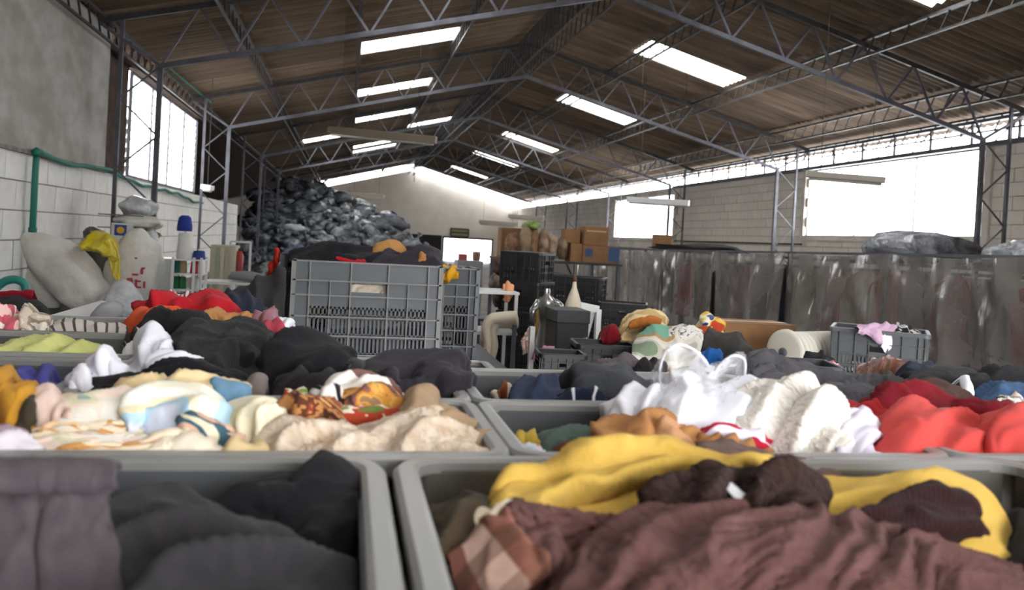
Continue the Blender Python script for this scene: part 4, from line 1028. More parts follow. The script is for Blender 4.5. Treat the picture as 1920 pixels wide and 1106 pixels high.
c_gold = cloth('gold_linen', '#bf8a2c', '#a97722', scale=14, weave=200)
c_indigo = cloth('indigo_cotton', '#4c4a94', '#3d3b80')
c_mauve = cloth('mauve_jersey', '#a08a92', '#907a83')
c_pinkb = cloth('pinkish_beige', '#c9b2a6', '#b89f93')
c_floral = cloth('white_faded_floral', '#d9d4ca', '#cfc7b9', pat=pat_blotch(['#dcd7ce', '#d9d3c6', '#dcc9bb', '#c9c3a8', '#8fa09a'], 7, 1.2), scale=8)
c_peach = cloth('peach_layers', '#d8b58a', '#c99a62', pat=pat_blotch(['#cbbfae', '#d29a5c', '#d9c8ae', '#dccfb8', '#dcb98f'], 8, 2), wr=.5)
c_pastel = cloth('pastel_patches', '#d8d2bc', '#cfc5a8', pat=pat_blotch(['#5f7f8c', '#a9c6d8', '#d9d3bd', '#dcdad0', '#d8cfae', '#a9c6d8', '#c3c8d6'], 5.5, .8, .6), wr=.25)
c_twist = cloth('cream_blue_spots', '#cfc39c', '#c0b285', pat=pat_blotch(['#d3c8a6', '#cfc39c', '#d8cfb6', '#9fb8c9', '#cfc39c'], 7, .6, .5), wr=.3)
c_butter = cloth('butter_yellow', '#cfba90', '#bfa678', scale=10)
c_bluetrim = cloth('faded_blue', '#5c83a3', '#7499b5')
c_scarf = cloth('brown_paisley', '#6b452c', '#4a2c1c', pat=pat_blotch(['#3b2218', '#7d4a2c', '#b07c4a', '#5b3424', '#8f3f2c', '#c09a68'], 22, 1.5, 2), scale=30)
c_print = cloth('printed_blouse', '#cfc8c0', pat=pat_blotch(['#1f8a92', '#d8d3cc', '#dad5ce', '#d9d4cd', '#7a5a52', '#c9a070'], 6, .8, .8))
c_dandel = cloth('orange_print', '#c98a3c', '#8a5a4a', pat=pat_blotch(['#4b3530', '#8a5a50', '#c98a3c', '#d6a254', '#9c7a5c'], 16, 2.5, 3))
c_greenp = cloth('green_floral', '#8aa05a', pat=pat_blotch(['#3b4a2e', '#8aa352', '#cfc9b8', '#b84a34', '#6b7f42'], 16, 1, 2))
c_lime = cloth('lime_shirt', '#bfc17c', '#b2b56e', scale=10)
c_sage = cloth('sage_green', '#5a6a62', '#4b5a54', scale=10)
c_teal = cloth('dark_teal', '#23333a', '#1b282e')
c_rust = cloth('rust_knit', '#7a3f26', '#5f2f1c', weave=120, bsc=60, wr=.9)
c_tanj = cloth('tan_jacket', '#b07d4e', '#9a6a40', scale=16, weave=200)
c_apric = cloth('apricot_terry', '#c99a74', '#bd8c66', weave=200)
c_coral = cloth('coral_red', '#c94a45', '#bd403c', scale=8, wr=.25)
c_red = cloth('bright_red', '#b01f2a', '#a01a24', wr=.3)
c_crim = cloth('crimson_knit', '#801523', '#6b101c', weave=160)
c_orange = cloth('orange_cotton', '#d0552a', '#c24a22')
c_tan = cloth('tan_cotton', '#b58250', '#a57244')
c_gfleece = cloth('grey_fleece', '#57555a', '#3f3d43', scale=18, weave=60, wr=.9, bsc=22)
c_denim = cloth('blue_denim', '#3f5a7a', '#2c4260', scale=60, weave=200)
c_navy = cloth('navy_jersey', '#1f2438', '#191d2e')
c_navy2 = cloth('slate_blue', '#323a52', '#2a3147')
c_satin = cloth('brown_satin', '#5a3526', '#7a4c38', rough=.4, scale=10, sheen=0)
c_brn = cloth('plain_brown', '#4f3a36', '#43302c')
c_strip = cloth('pale_striped', '#a9a29c', pat=pat_stripe('#4a4644', 14, .8), wr=.2)
c_pinkf = cloth('pink_floral', '#c9a9a4', pat=pat_blotch(['#d6c8c2', '#cfa9a6', '#c25a68', '#d6cfc9', '#8a8f6a'], 12, 1, 1.5))
c_ckn = cloth('cream_print', '#c4b8a8', pat=pat_blotch(['#cbc1b3', '#b5a797', '#8f8374', '#cbc1b3'], 18, 1, 2))
c_pwst = cloth('pink_white_stripes', '#cfc4c4', pat=pat_stripe('#a24a5c', 30, .6))
c_dotw = cloth('white_dotted', '#cfc9cf', pat=pat_spots('#3a3a44', 60, .12))
c_pinkm = cloth('pink_satin', '#9a6a74', '#7f525c', rough=.5)
def sil(*p): return list(p)

# hidden layers that fill the crates
for (l, x0, x1, y0, y1, z, mt) in (
    ('charcoal knitwear packed low in the bottom left crate', -.66, .0, .47, .88, -.40, c_char), ('brown clothes packed low in the bottom right crate', .13, .82, .47, .88, -.36, c_brn),
    ('black clothes packed low in the crate cut by the right edge', .95, 1.63, .47, .88, -.38, c_black2), ('mauve layer under the gold shirt', -.93, -.44, .99, 1.2, -.31, c_mauve),
    ('cream layer under the pastel clothes', -.33, .16, .99, 1.2, -.32, c_cream), ('dark teal layer low in the crate with the oblong hand hole', .26, .75, .99, 1.2, -.37, c_teal),
    ('red layer under the coral garments', .86, 1.34, .99, 1.2, -.31, c_red), ('dark blue layer under the indigo cloth', -.93, -.44, 1.31, 1.51, -.37, c_indigo),
    ('black layer under the dark trousers in the left rows', -.33, .16, 1.31, 1.51, -.31, c_black2), ('navy layer under the striped trousers', .26, .75, 1.31, 1.51, -.345, c_navy),
    ('grey layer under the crimson and fleece clothes', .86, 1.34, 1.31, 1.51, -.33, c_gfleece), ('black layer under the jeans on the right', 1.45, 1.93, 1.31, 1.51, -.33, c_black2),
    ('dark layer under the black jacket heap', -.16, .32, 1.68, 1.88, -.34, c_black2), ('dark layer behind the taupe hoodie', .42, .90, 1.68, 1.88, -.33, c_dgrey), ('fleece layer at the back of the grey heap', 1.02, 1.5, 1.68, 1.88, -.33, c_gfleece),
    ('lime layer at the bottom of the lime shirt crate', -.74, -.28, 1.68, 1.88, -.32, c_lime), ('striped layer at the back of the left rows', -.72, -.26, 2.0, 2.15, -.31, c_strip), ('pink layer at the far left back', -1.34, -.88, 2.0, 2.15, -.30, c_pinkf), ('red layer under the red garments', -.13, .33, 2.0, 2.15, -.36, c_red)):
    fill(l, x0, x1, y0, y1, z, mt)

# bales of sorted clothes under the far heaps
def bale(label, x0, x1, y0, y1, zb, zt, mt, seed):
    w, d, h = x1-x0, y1-y0, zt-zb
    t = thing('clothes_bale', label, 'bale', ((x0+x1)/2, (y0+y1)/2, zb))
    MB().blob((0, 0, h*.5), (w*.62, d*.62, h*.58), 10, .05, seed, .14).build('bale_body', mt, t, True)
    for u in (-.22, .22): MB().tube([(w*u, d*.63*math.cos(a), h*.5+h*.56*math.sin(a)) for a in (math.pi*k/12 for k in range(0, 13))], .006, 6).build('binding_strap', c_brn, t, True)
c_bale = M('bale_cloth', '#2b2a2e', .95, c2='#3a373c', scale=6)
bale('dark clothes bale standing on the floor under the charcoal tarpaulin', -.72, -.38, 2.85, 3.85, FL, -.38, c_bale, 3)
bale('dark clothes bale standing on the floor under the slanted white board', -1.22, -.82, 2.66, 3.1, FL, -.44, c_bale, 4)
bale('dark clothes bale on the work table under the black coat and brown satin dress', 1.52, 2.06, 2.0, 2.4, zc, -.33, c_bale, 5)
bale('grey clothes bale on the work table under the far end of the grey fleece', .92, 1.42, 2.0, 2.4, zc, -.35, c_bale, 6)
bale('dark clothes bale on the work table under the red garments', -.62, -.25, 2.2, 2.46, zc, -.29, c_bale, 7)

# ---- bottom left crate
g = G('charcoal_sweater', 'big charcoal fleece sweater filling the bottom left crate', 'sweater', [(150, 960), (215, 945), (300, 942), (400, 962), (470, 985), (540, 1015), (620, 1055), (690, 1100), (735, 1150)], [(150, 1210), (300, 1220), (420, 1220), (540, 1220), (640, 1210), (720, 1190)], .80, .60, c_char, fold=(3.8, 58, .026), bulge=.035, nu=120, nv=80, wr=.008, seed=3)
multi('black_fleece', 'black fleece garment rising in soft folds at the right of the bottom left crate', 'fleece', [
    ('fleece_body', ([(520, 935), (545, 895), (575, 874), (610, 866), (650, 872), (685, 895), (703, 940), (714, 1000), (722, 1060)], [(560, 1060), (590, 1090), (630, 1120), (670, 1140), (700, 1150), (730, 1160)], .885, .75, c_black), dict(fold=(3.2, 35, .011), bulge=.022, nu=90, nv=70, wr=.003, seed=21, hem=.0005)),
    ('fleece_sleeve', ([(392, 968), (430, 935), (480, 908), (530, 897), (575, 905), (600, 930)], [(400, 985), (450, 1000), (520, 1022), (570, 1050), (600, 1080)], .87, .80, c_black), dict(fold=(2, 70, .016), bulge=.025, nu=60, nv=40, seed=12))])
t = thing('grey_trousers', 'grey trousers with a broad waistband hanging at the far bottom left', 'trousers', P(100, 900, .72))
G('trouser_leg', None, None, [(-60, 902), (0, 904), (40, 906), (76, 905)], [(-60, 1200), (0, 1200), (40, 1200), (76, 1200)], .715, .64, c_greytr, fold=(1.2, 20, .003), bulge=.008, nu=50, nv=50, parent=t, under=0, drop=.01, back=.01, wr=.002)
G('trouser_leg', None, None, [(76, 905), (120, 902), (170, 902), (214, 898)], [(76, 1200), (120, 1200), (170, 1200), (214, 1200)], .713, .638, c_greytr, fold=(1.2, 15, .003), bulge=.008, nu=50, nv=50, parent=t, under=0, drop=.01, back=.01, wr=.002, seed=5)
G('waistband', None, None, [(-60, 869), (0, 869), (60, 868), (120, 869), (180, 868), (216, 872)], [(-60, 908), (0, 908), (60, 911), (120, 909), (180, 907), (216, 899)], .722, .700, c_greytr, fold=(2, 0, .001), bulge=.004, nu=60, nv=16, parent=t, under=.004, back=.02, drop=.01, thick=.005, wr=.001, hem=.001)
tag(MB().bar(P(322, 950, .905), P(333, 950, .905), .016, .004).bar(P(362, 951, .905), P(378, 951, .905), .016, .004).bar(P(402, 949, .905), P(414, 949, .905), .016, .004).build('red_strap', c_red, center=True, kind='stuff'), 'red strap showing in bits at the far wall of the bottom left crate', 'strap')

# ---- bottom right crate
G('olive_garment', 'olive and cream garment in the left corner of the bottom right crate', 'garment', [(792, 952), (830, 950), (870, 955), (905, 942), (935, 940), (960, 955)], [(820, 1060), (840, 1030), (880, 1010), (910, 1000), (940, 990), (965, 985)], .84, .70, cloth('olive_cream', '#453a2c', pat=pat_blotch(['#3a3124', '#4a3f30', '#c9bca8', '#43382a'], 7, 1, .5)), fold=(2, 30, .02), bulge=.02, nu=50, nv=36)
multi('plaid_shirt', 'plaid flannel shirt with its cuff turned up, at the left of the bottom right crate', 'shirt', [
    ('cuff', ([(838, 1046), (870, 1020), (905, 990), (940, 964)], [(905, 1180), (950, 1120), (1000, 1080), (1028, 1050)], .70, .62, c_plaid), dict(fold=(1, 30, .006), bulge=.008, nu=40, nv=36, wr=.002)),
    ('sleeve', ([(905, 1000), (950, 970), (1000, 985), (1040, 1010)], [(960, 1160), (1010, 1140), (1060, 1110), (1090, 1090)], .705, .64, c_brown), dict(fold=(2, 30, .01), nu=40, nv=30))])
multi('yellow_trousers', 'bright yellow cotton trousers thrown across the bottom right crate', 'trousers', [
    ('left_panel', ([(918, 945), (930, 918), (950, 903), (1000, 902), (1035, 897), (1062, 874), (1090, 851), (1140, 834), (1220, 828), (1290, 836), (1370, 856), (1440, 882), (1500, 900)], [(935, 965), (1000, 958), (1060, 968), (1130, 972), (1190, 975), (1260, 960), (1350, 950), (1430, 950), (1500, 950)], (.80, .86), (.745, .80), c_yellow), dict(fold=(2.6, 68, .018), bulge=.012, nu=110, nv=60, wr=.003, seed=4)),
    ('right_panel', ([(1430, 895), (1500, 895), (1600, 895), (1700, 892), (1795, 895), (1840, 912), (1870, 950), (1892, 1000), (1912, 1070)], [(1450, 970), (1560, 985), (1650, 1000), (1740, 1020), (1800, 1040), (1850, 1075), (1885, 1120), (1935, 1150)], (.84, .80), (.76, .66), c_yellow), dict(fold=(2.2, 40, .012), bulge=.015, nu=90, nv=50, wr=.002, seed=9, hem=.0015))])
G('brown_knit', 'fuzzy dark brown knit with a standing loop on the yellow trousers', 'knitwear', [(1204, 960), (1222, 915), (1262, 898), (1300, 905), (1330, 880), (1365, 888), (1410, 905), (1445, 895), (1462, 850), (1482, 842), (1505, 862), (1525, 890), (1550, 935), (1560, 975)], [(1215, 985), (1260, 985), (1320, 970), (1380, 975), (1440, 985), (1500, 985), (1540, 990)], .78, .70, c_knit, fold=(4, 25, .014), bulge=.015, nu=100, nv=46, wr=.006, seed=2)
multi('maroon_garment', 'ribbed maroon garment rolled at the right of the bottom right crate', 'garment', [
    ('roll', ([(1555, 968), (1600, 960), (1660, 952), (1720, 936), (1790, 935), (1822, 945), (1838, 985), (1842, 1025)], [(1560, 1010), (1620, 1020), (1680, 1030), (1730, 1050), (1790, 1075), (1846, 1100)], .76, .685, c_maroon), dict(fold=(3, 60, .014), bulge=.02, nu=70, nv=36, seed=14))])
multi('brown_blouse', 'crinkled reddish brown blouse spread over the front of the bottom right crate', 'blouse', [
    ('body', ([(1030, 1090), (1100, 1025), (1180, 975), (1260, 955), (1350, 948), (1430, 952), (1510, 955), (1600, 975), (1700, 1002), (1800, 1035), (1880, 1062), (1950, 1095)], [(1000, 1180), (1100, 1200), (1250, 1210), (1400, 1210), (1600, 1210), (1800, 1200), (1960, 1180)], .715, .54, c_brown), dict(fold=(12, 24, .008), bulge=.03, nu=260, nv=120, wr=.008, warp=3.8, seed=6)),
    ('sleeve', ([(945, 948), (1000, 956), (1060, 964), (1120, 974), (1190, 980)], [(960, 965), (1000, 1010), (1040, 1075), (1100, 1060), (1180, 1000)], .725, .69, c_brown), dict(fold=(8, 80, .005), bulge=.018, nu=80, nv=40, seed=7))])
m_label = M('white_label', '#c9c9cc', .7)
o = loft('garment_label', [[P(1350, 900, .735), P(1372, 905, .735)], [P(1368, 925, .72), P(1395, 925, .72)], [P(1395, 948, .71), P(1421, 945, .71)]], m_label, nu=10, nv=12, fold=(1, 0, .002), wr=0, thick=.001, hem=0)
tag(o, 'white care label sticking out of the fuzzy brown knit', 'label')
G('taupe_sweater', 'taupe sweater lying over the far rim behind the yellow trousers', 'sweater', [(1300, 835), (1340, 838), (1400, 850), (1460, 862), (1530, 876), (1575, 890)], [(1320, 850), (1400, 885), (1460, 900), (1520, 902), (1570, 900)], .935, .90, c_taupe, fold=(3, 60, .008), nu=50, nv=26, bulge=.01)
G('black_garment', 'black garment in the crate cut by the right edge', 'garment', [(1885, 985), (1910, 970), (1950, 962), (2000, 960)], [(1890, 1100), (1930, 1110), (2000, 1110)], .80, .66, c_black2, nu=30, nv=24)

# ---- second row, left
G('gold_shirt', 'gold yellow shirt slumped at the left edge', 'shirt', [(-70, 700), (-20, 696), (15, 702), (32, 708), (30, 725), (50, 738), (62, 750)], [(-70, 830), (-20, 815), (5, 800), (20, 802), (35, 800), (48, 780)], 1.17, 1.04, c_gold, fold=(2.5, 20, .016), bulge=.03, nu=50, nv=40)
G('olive_strap', 'dark olive strip of cloth below the gold shirt', 'cloth', [(52, 770), (62, 748), (70, 742)], [(36, 808), (46, 808), (56, 800)], 1.10, 1.03, c_olive, nu=16, nv=20, fold=(1, 0, .004))
G('beige_shirt', 'pinkish beige shirt bunched between the gold and the white floral shirts', 'shirt', [(48, 800), (60, 765), (80, 738), (95, 732), (108, 748), (125, 752), (132, 770)], [(48, 822), (65, 812), (85, 800), (105, 790), (130, 780)], 1.15, 1.06, c_pinkb, fold=(3, 20, .014), bulge=.02, nu=44, nv=32)
G('mauve_sweater', 'mauve sweater rolled at the left edge above the rim', 'sweater', [(-60, 800), (-10, 797), (20, 799), (40, 812), (48, 830)], [(-60, 875), (0, 870), (30, 868), (52, 866)], 1.02, .965, c_mauve, fold=(2, 70, .01), nu=40, nv=24)
G('dotted_blouse', 'white blouse with small dark dots in front of the mauve sweater', 'blouse', [(-60, 832), (0, 830), (30, 826), (55, 822), (68, 848)], [(-60, 878), (0, 872), (35, 870), (72, 870)], .99, .955, c_dotw, nu=36, nv=20, fold=(3, 30, .008))
G('cream_trousers', 'butter coloured trousers with a faded blue hem at the back of the pastel pile', 'trousers', [(213, 728), (250, 713), (310, 716), (335, 711), (390, 709), (430, 722), (468, 736)], [(220, 750), (280, 745), (340, 745), (400, 748), (450, 755)], 1.22, 1.17, c_butter, fold=(4, 60, .009), bulge=.012, nu=70, nv=30, wr=.003)
G('blue_cloth', 'faded blue cloth tongue at the right end of the cream trousers', 'cloth', [(392, 716), (425, 720), (455, 726), (472, 742)], [(428, 766), (440, 770), (455, 762), (470, 752)], 1.19, 1.15, c_bluetrim, nu=26, nv=20, fold=(2, 30, .006))
G('floral_shirt', 'white shirt with faded floral print at the left of the pastel pile', 'shirt', [(58, 806), (80, 782), (115, 764), (150, 752), (200, 745), (238, 745), (246, 775)], [(70, 815), (110, 808), (160, 802), (210, 802), (246, 798)], 1.16, 1.05, c_floral, fold=(4, 75, .009), bulge=.02, nu=70, nv=40, wr=.003)
G('pastel_dress', 'cream dress with pale blue patches in the middle of the pastel pile', 'dress', [(236, 780), (244, 745), (280, 733), (340, 732), (390, 738), (425, 752), (445, 785)], [(235, 795), (270, 808), (310, 822), (370, 838), (420, 848), (450, 840)], 1.17, 1.02, c_pastel, fold=(2.8, 40, .016), bulge=.03, nu=100, nv=60, wr=.003, seed=5)
G('twisted_blouse', 'cream blouse with blue spots twisted into a swirl', 'blouse', [(405, 830), (420, 790), (440, 762), (470, 748), (500, 748), (524, 762), (530, 790)], [(430, 850), (455, 846), (480, 842), (505, 830), (526, 812)], 1.12, 1.01, c_twist, fold=(3.5, 40, .010), bulge=.02, nu=70, nv=50, wr=.004, warp=1.6)
G('grey_print_cloth', 'slate and peach printed cloth tucked in front of the pastel dress', 'cloth', [(338, 790), (360, 787), (400, 800), (440, 808)], [(345, 812), (380, 832), (420, 842), (450, 842)], 1.045, 1.0, cloth('slate_peach', '#6b7f88', pat=pat_blotch(['#5a6f7c', '#cfc4a0', '#c9a58e', '#44606c', '#d0c8b0'], 12, 1, 1)), nu=44, nv=26, fold=(3, 50, .01))
for i, (tp, bt, l, mt, y) in enumerate((
    ([(55, 822), (100, 802), (170, 800), (230, 800), (270, 812), (300, 820)], [(60, 838), (120, 832), (200, 830), (260, 830), (300, 828)], 'topmost peach layer of the folded stack at left', c_peach, 1.04),
    ([(48, 838), (110, 822), (190, 822), (260, 818), (330, 818)], [(60, 862), (120, 856), (200, 850), (270, 846), (330, 826)], 'middle cream layer of the folded stack at left', c_floral, 1.01),
    ([(75, 860), (130, 838), (200, 834), (260, 834), (330, 816), (345, 820)], [(85, 876), (150, 872), (210, 868), (270, 858), (330, 838)], 'lowest peach layer of the folded stack at left', c_peach, .985))):
    G('folded_shirt', l, 'shirt', tp, bt, y, y-.022, mt, fold=(5, 84, .006), bulge=.006, nu=70, nv=24, seed=30+i, group='peach and cream layers folded at the left')
G('white_shirt', 'white crinkled shirt at the rim between the peach layers and the swirl', 'shirt', [(255, 862), (290, 838), (330, 822), (370, 822), (400, 838), (420, 858)], [(250, 876), (300, 876), (350, 876), (400, 876), (430, 874)], .995, .96, c_cream, fold=(6, 30, .007), nu=60, nv=26)
G('cream_skirt', 'plain cream skirt at the rim right of the white crinkled shirt', 'skirt', [(400, 858), (430, 840), (470, 845), (510, 830)], [(400, 876), (440, 876), (480, 876), (515, 874)], .985, .958, c_butter, nu=36, nv=20, fold=(3, 30, .008))
G('paisley_scarf', 'brown and rust paisley scarf wound between the swirl and the printed blouse', 'scarf', [(493, 815), (508, 785), (525, 765), (560, 757), (600, 762), (630, 775), (655, 800)], [(500, 835), (530, 830), (570, 822), (610, 822), (650, 822)], 1.13, 1.05, c_scarf, fold=(4, 35, .014), bulge=.03, nu=60, nv=40)
G('green_trim', 'strip of green floral cloth under the printed blouse', 'cloth', [(640, 768), (680, 776), (720, 778), (760, 776)], [(640, 790), (680, 796), (720, 796), (765, 788)], 1.12, 1.09, c_greenp, nu=40, nv=18, fold=(3, 40, .005))
G('green_floral_cloth', 'small green and white floral cloth behind the paisley scarf', 'cloth', [(520, 752), (545, 746), (580, 750), (600, 762)], [(525, 765), (550, 766), (580, 770), (600, 775)], 1.19, 1.16, c_greenp, nu=30, nv=16)
multi('printed_blouse', 'white blouse printed with teal and an orange dandelion', 'blouse', [
    ('back_panel', ([(612, 726), (625, 710), (660, 705), (700, 708), (735, 722), (756, 745)], [(618, 735), (660, 742), (700, 745), (730, 752), (755, 770)], 1.21, 1.16, c_print), dict(fold=(3, 60, .008), bulge=.015, nu=60, nv=30)),
    ('front_panel', ([(640, 745), (652, 738), (680, 732), (700, 726), (730, 730), (752, 748), (758, 770)], [(645, 768), (670, 778), (700, 782), (730, 782), (757, 782)], 1.16, 1.11, c_dandel), dict(fold=(2, 20, .006), bulge=.022, nu=60, nv=36)),
    ('white_panel', ([(640, 745), (655, 738), (672, 734), (680, 745)], [(645, 772), (658, 774), (670, 774), (682, 770)], 1.155, 1.11, c_white), dict(fold=(1, 0, .003), bulge=.01, nu=24, nv=20, seed=2))])
G('striped_scarf', 'black and white strip of cloth left of the printed blouse', 'scarf', [(586, 742), (602, 732), (622, 734), (640, 750), (650, 765)], [(592, 756), (612, 768), (630, 774), (648, 776)], 1.15, 1.12, cloth('bwstrip', '#cfcac4', pat=pat_stripe('#221d1e', 10, .62, .6)), nu=36, nv=20, fold=(2, 20, .008))
G('canvas_trousers', 'beige canvas trousers at the right of the cream pile', 'trousers', [(750, 745), (775, 738), (800, 740), (812, 765), (850, 775), (885, 795), (915, 825), (922, 850)], [(760, 790), (790, 800), (820, 810), (850, 830), (885, 850), (915, 862)], 1.14, 1.02, c_sand, fold=(3, 35, .013), bulge=.02, nu=70, nv=40)
multi('boucle_sweater', 'cream boucle sweater lying over the middle rim', 'sweater', [
    ('left_sleeve', ([(482, 838), (500, 812), (530, 797), (580, 798), (640, 808), (690, 815), (730, 820)], [(478, 872), (540, 874), (600, 875), (660, 876), (730, 876)], 1.05, .962, c_boucle), dict(fold=(3, 35, .014), bulge=.025, nu=90, nv=44, seed=3)),
    ('body', ([(640, 815), (700, 800), (750, 780), (800, 770), (830, 778), (850, 800), (885, 835), (908, 866)], [(650, 876), (710, 878), (770, 880), (830, 880), (880, 880), (915, 878)], 1.07, .960, c_boucle), dict(fold=(3, 50, .013), bulge=.03, nu=90, nv=50, seed=11))])

# ---- third row and beyond, left
G('indigo_cloth', 'indigo cloth peaked in the corner of the crate behind the gold shirt', 'cloth', [(15, 712), (35, 698), (60, 697), (78, 700), (86, 692), (100, 715), (112, 735)], [(20, 740), (50, 742), (80, 745), (105, 752)], 1.42, 1.30, c_indigo, fold=(3, 20, .012), bulge=.015, nu=46, nv=30)
G('lime_shirt', 'pale lime shirt lying flat in its crate', 'shirt', [(-60, 655), (0, 647), (45, 643), (70, 633), (95, 630), (130, 640), (165, 645), (188, 650), (200, 666)], [(-60, 674), (0, 674), (50, 674), (100, 675), (150, 676), (200, 676)], 1.80, 1.655, c_lime, fold=(4, 25, .012), bulge=.015, nu=80, nv=30)
G('striped_shirt', 'pale striped shirts lying in the rearmost left crate', 'shirt', [(92, 612), (120, 606), (150, 606), (185, 614), (235, 618)], [(90, 628), (130, 628), (180, 630), (240, 631)], 2.12, 2.0, c_strip, fold=(4, 50, .008), nu=60, nv=24)
G('floral_sleeve', 'pink floral sleeve at the far left edge', 'garment', [(-40, 585), (-5, 574), (15, 578), (30, 592), (35, 612)], [(-40, 620), (0, 620), (20, 620), (36, 620)], 2.1, 1.99, c_pinkf, fold=(3, 20, .014), bulge=.03, nu=40, nv=26)
G('cream_bundle', 'cream printed cloth bundle beside the pink floral sleeve', 'cloth', [(28, 610), (38, 592), (55, 583), (75, 585), (90, 598), (92, 615)], [(30, 625), (50, 624), (70, 622), (92, 622)], 2.08, 1.99, c_ckn, fold=(3, 30, .014), bulge=.03, nu=40, nv=26)
G('crimson_folder', 'dark garment with a crimson edge at the left edge, before the white board', 'garment', [(-60, 560), (0, 556), (40, 556), (75, 565), (95, 585)], [(-60, 600), (0, 598), (40, 596), (90, 596)], 3.0, 2.8, c_black2, nu=36, nv=20)
G('crimson_cloth', 'crimson strip of cloth on the dark garment at the left edge', 'cloth', [(-60, 556), (0, 552), (30, 549), (58, 548)], [(-60, 567), (0, 564), (30, 560), (58, 554)], 2.98, 2.95, c_crim, nu=26, nv=12, fold=(2, 0, .004))
# red and orange garments
G('red_shirt', 'bright red shirt on top of the left heap, left of the other red one', 'shirt', [(255, 590), (262, 565), (285, 557), (320, 560), (350, 568), (370, 582)], [(265, 592), (300, 592), (330, 592), (368, 596)], 2.35, 2.25, c_red, fold=(3, 30, .016), bulge=.03, nu=60, nv=34)
G('red_sweater', 'bright red sweater on top of the left heap, right of the other red one', 'sweater', [(345, 585), (375, 568), (395, 558), (420, 560), (440, 575), (448, 592)], [(350, 600), (380, 600), (410, 606), (445, 608)], 2.38, 2.26, c_red, fold=(2.5, 45, .018), bulge=.04, nu=60, nv=36, seed=8)
G('orange_shirt', 'orange shirt hanging down the left flank of the black heap', 'shirt', [(230, 622), (238, 598), (262, 586), (300, 586), (330, 584), (362, 590)], [(232, 635), (250, 625), (262, 618), (280, 608), (320, 602), (360, 602)], 2.22, 2.1, c_orange, fold=(3, 40, .014), bulge=.02, nu=60, nv=30)
G('tan_shirt', 'tan shirt at the top of the black heap under the red sweater', 'shirt', [(362, 590), (390, 584), (415, 586), (432, 596), (445, 592), (455, 583), (470, 605)], [(380, 602), (405, 606), (425, 612), (450, 614), (470, 612)], 2.2, 2.1, c_tan, fold=(3, 20, .014), bulge=.02, nu=50, nv=28)
G('pink_white_cloth', 'pink and white striped cloth behind the red garments', 'cloth', [(300, 562), (320, 553), (350, 555), (375, 560), (380, 572)], [(305, 575), (330, 575), (355, 575), (380, 578)], 2.5, 2.45, c_pwst, nu=36, nv=20, fold=(4, 20, .012))
G('pink_satin_top', 'pink satin top right of the tan shirt', 'top', [(468, 610), (480, 590), (500, 583), (515, 590), (520, 605)], [(470, 622), (490, 622), (505, 624), (520, 622)], 2.2, 2.1, c_pinkm, nu=36, nv=24, fold=(3, 30, .014), bulge=.02)
G('rose_cloth', 'rose red cloth below the pink satin top', 'cloth', [(478, 620), (500, 606), (520, 604), (538, 610)], [(485, 630), (505, 630), (525, 630), (538, 628)], 2.05, 2.0, cloth('rose', '#a8404e'), nu=26, nv=16)
G('navy_blanket', 'navy blanket between the red garments and the charcoal tarpaulin', 'blanket', [(415, 560), (425, 548), (450, 546), (475, 556), (500, 575)], [(420, 585), (445, 590), (470, 600), (500, 602)], 2.9, 2.7, c_navy, nu=40, nv=24, bulge=.02)
G('charcoal_tarpaulin', 'charcoal tarpaulin sloping down to the left from the slotted crates', 'tarpaulin', [(415, 552), (440, 543), (475, 527), (505, 515), (528, 506), (531, 509)], [(425, 600), (450, 605), (480, 610), (510, 615), (532, 620)], 3.9, 3.6, cloth('tarp', '#2c2a2c', rough=.7), nu=50, nv=30, fold=(2, 20, .02), bulge=.02)
# black heap
multi('black_jacket', 'large black jacket spread over the left heap', 'jacket', [
    ('body', ([(325, 640), (340, 618), (370, 606), (420, 610), (460, 606), (490, 612), (505, 640)], [(330, 675), (370, 690), (400, 700), (440, 712), (480, 735), (510, 745)], 1.85, 1.42, c_black), dict(fold=(4, 50, .028), bulge=.03, nu=100, nv=64, seed=5, wr=.005)),
    ('sleeve', ([(385, 650), (410, 632), (440, 628), (465, 640), (475, 665)], [(400, 690), (430, 700), (455, 712), (480, 700)], 1.66, 1.50, c_black), dict(fold=(3, 30, .016), bulge=.04, nu=50, nv=36))])
G('charcoal_hoodie', 'charcoal hoodie at the crest of the black heap under the orange shirt', 'hoodie', [(262, 625), (275, 600), (300, 590), (340, 592), (375, 598), (400, 612)], [(262, 650), (290, 650), (330, 648), (370, 645), (400, 640)], 2.0, 1.85, c_black, fold=(3, 40, .02), bulge=.03, nu=60, nv=36)
G('dark_brown_top', 'dark brown top at the right of the black heap', 'top', [(430, 622), (450, 606), (480, 608), (505, 622), (515, 650)], [(440, 650), (465, 652), (490, 655), (515, 665)], 1.9, 1.8, cloth('dk_brown', '#2b2222', '#352a2a'), nu=44, nv=28, bulge=.02)
G('black_trousers', 'black trousers along the foot of the left heap', 'trousers', [(158, 722), (170, 706), (210, 705), (260, 708), (300, 690), (350, 683), (400, 690), (440, 705), (465, 725)], [(160, 742), (220, 742), (280, 742), (340, 742), (400, 742), (468, 745)], 1.38, 1.285, c_black2, fold=(4, 65, .013), bulge=.015, nu=90, nv=34)
G('white_tshirt', 'white t-shirt hanging down the left side of the black heap', 't-shirt', [(238, 672), (248, 640), (262, 624), (288, 620), (310, 630), (322, 640)], [(240, 700), (250, 702), (265, 690), (290, 668), (318, 650)], 1.72, 1.50, c_white, fold=(2, 30, .014), bulge=.03, nu=50, nv=40)
G('white_sleeve_shirt', 'white shirt folded across the black trousers', 'shirt', [(272, 690), (278, 674), (320, 664), (345, 672), (375, 682), (400, 694)], [(275, 700), (310, 694), (345, 692), (375, 696), (400, 697)], 1.46, 1.40, c_white, fold=(3, 60, .008), bulge=.012, nu=50, nv=24)
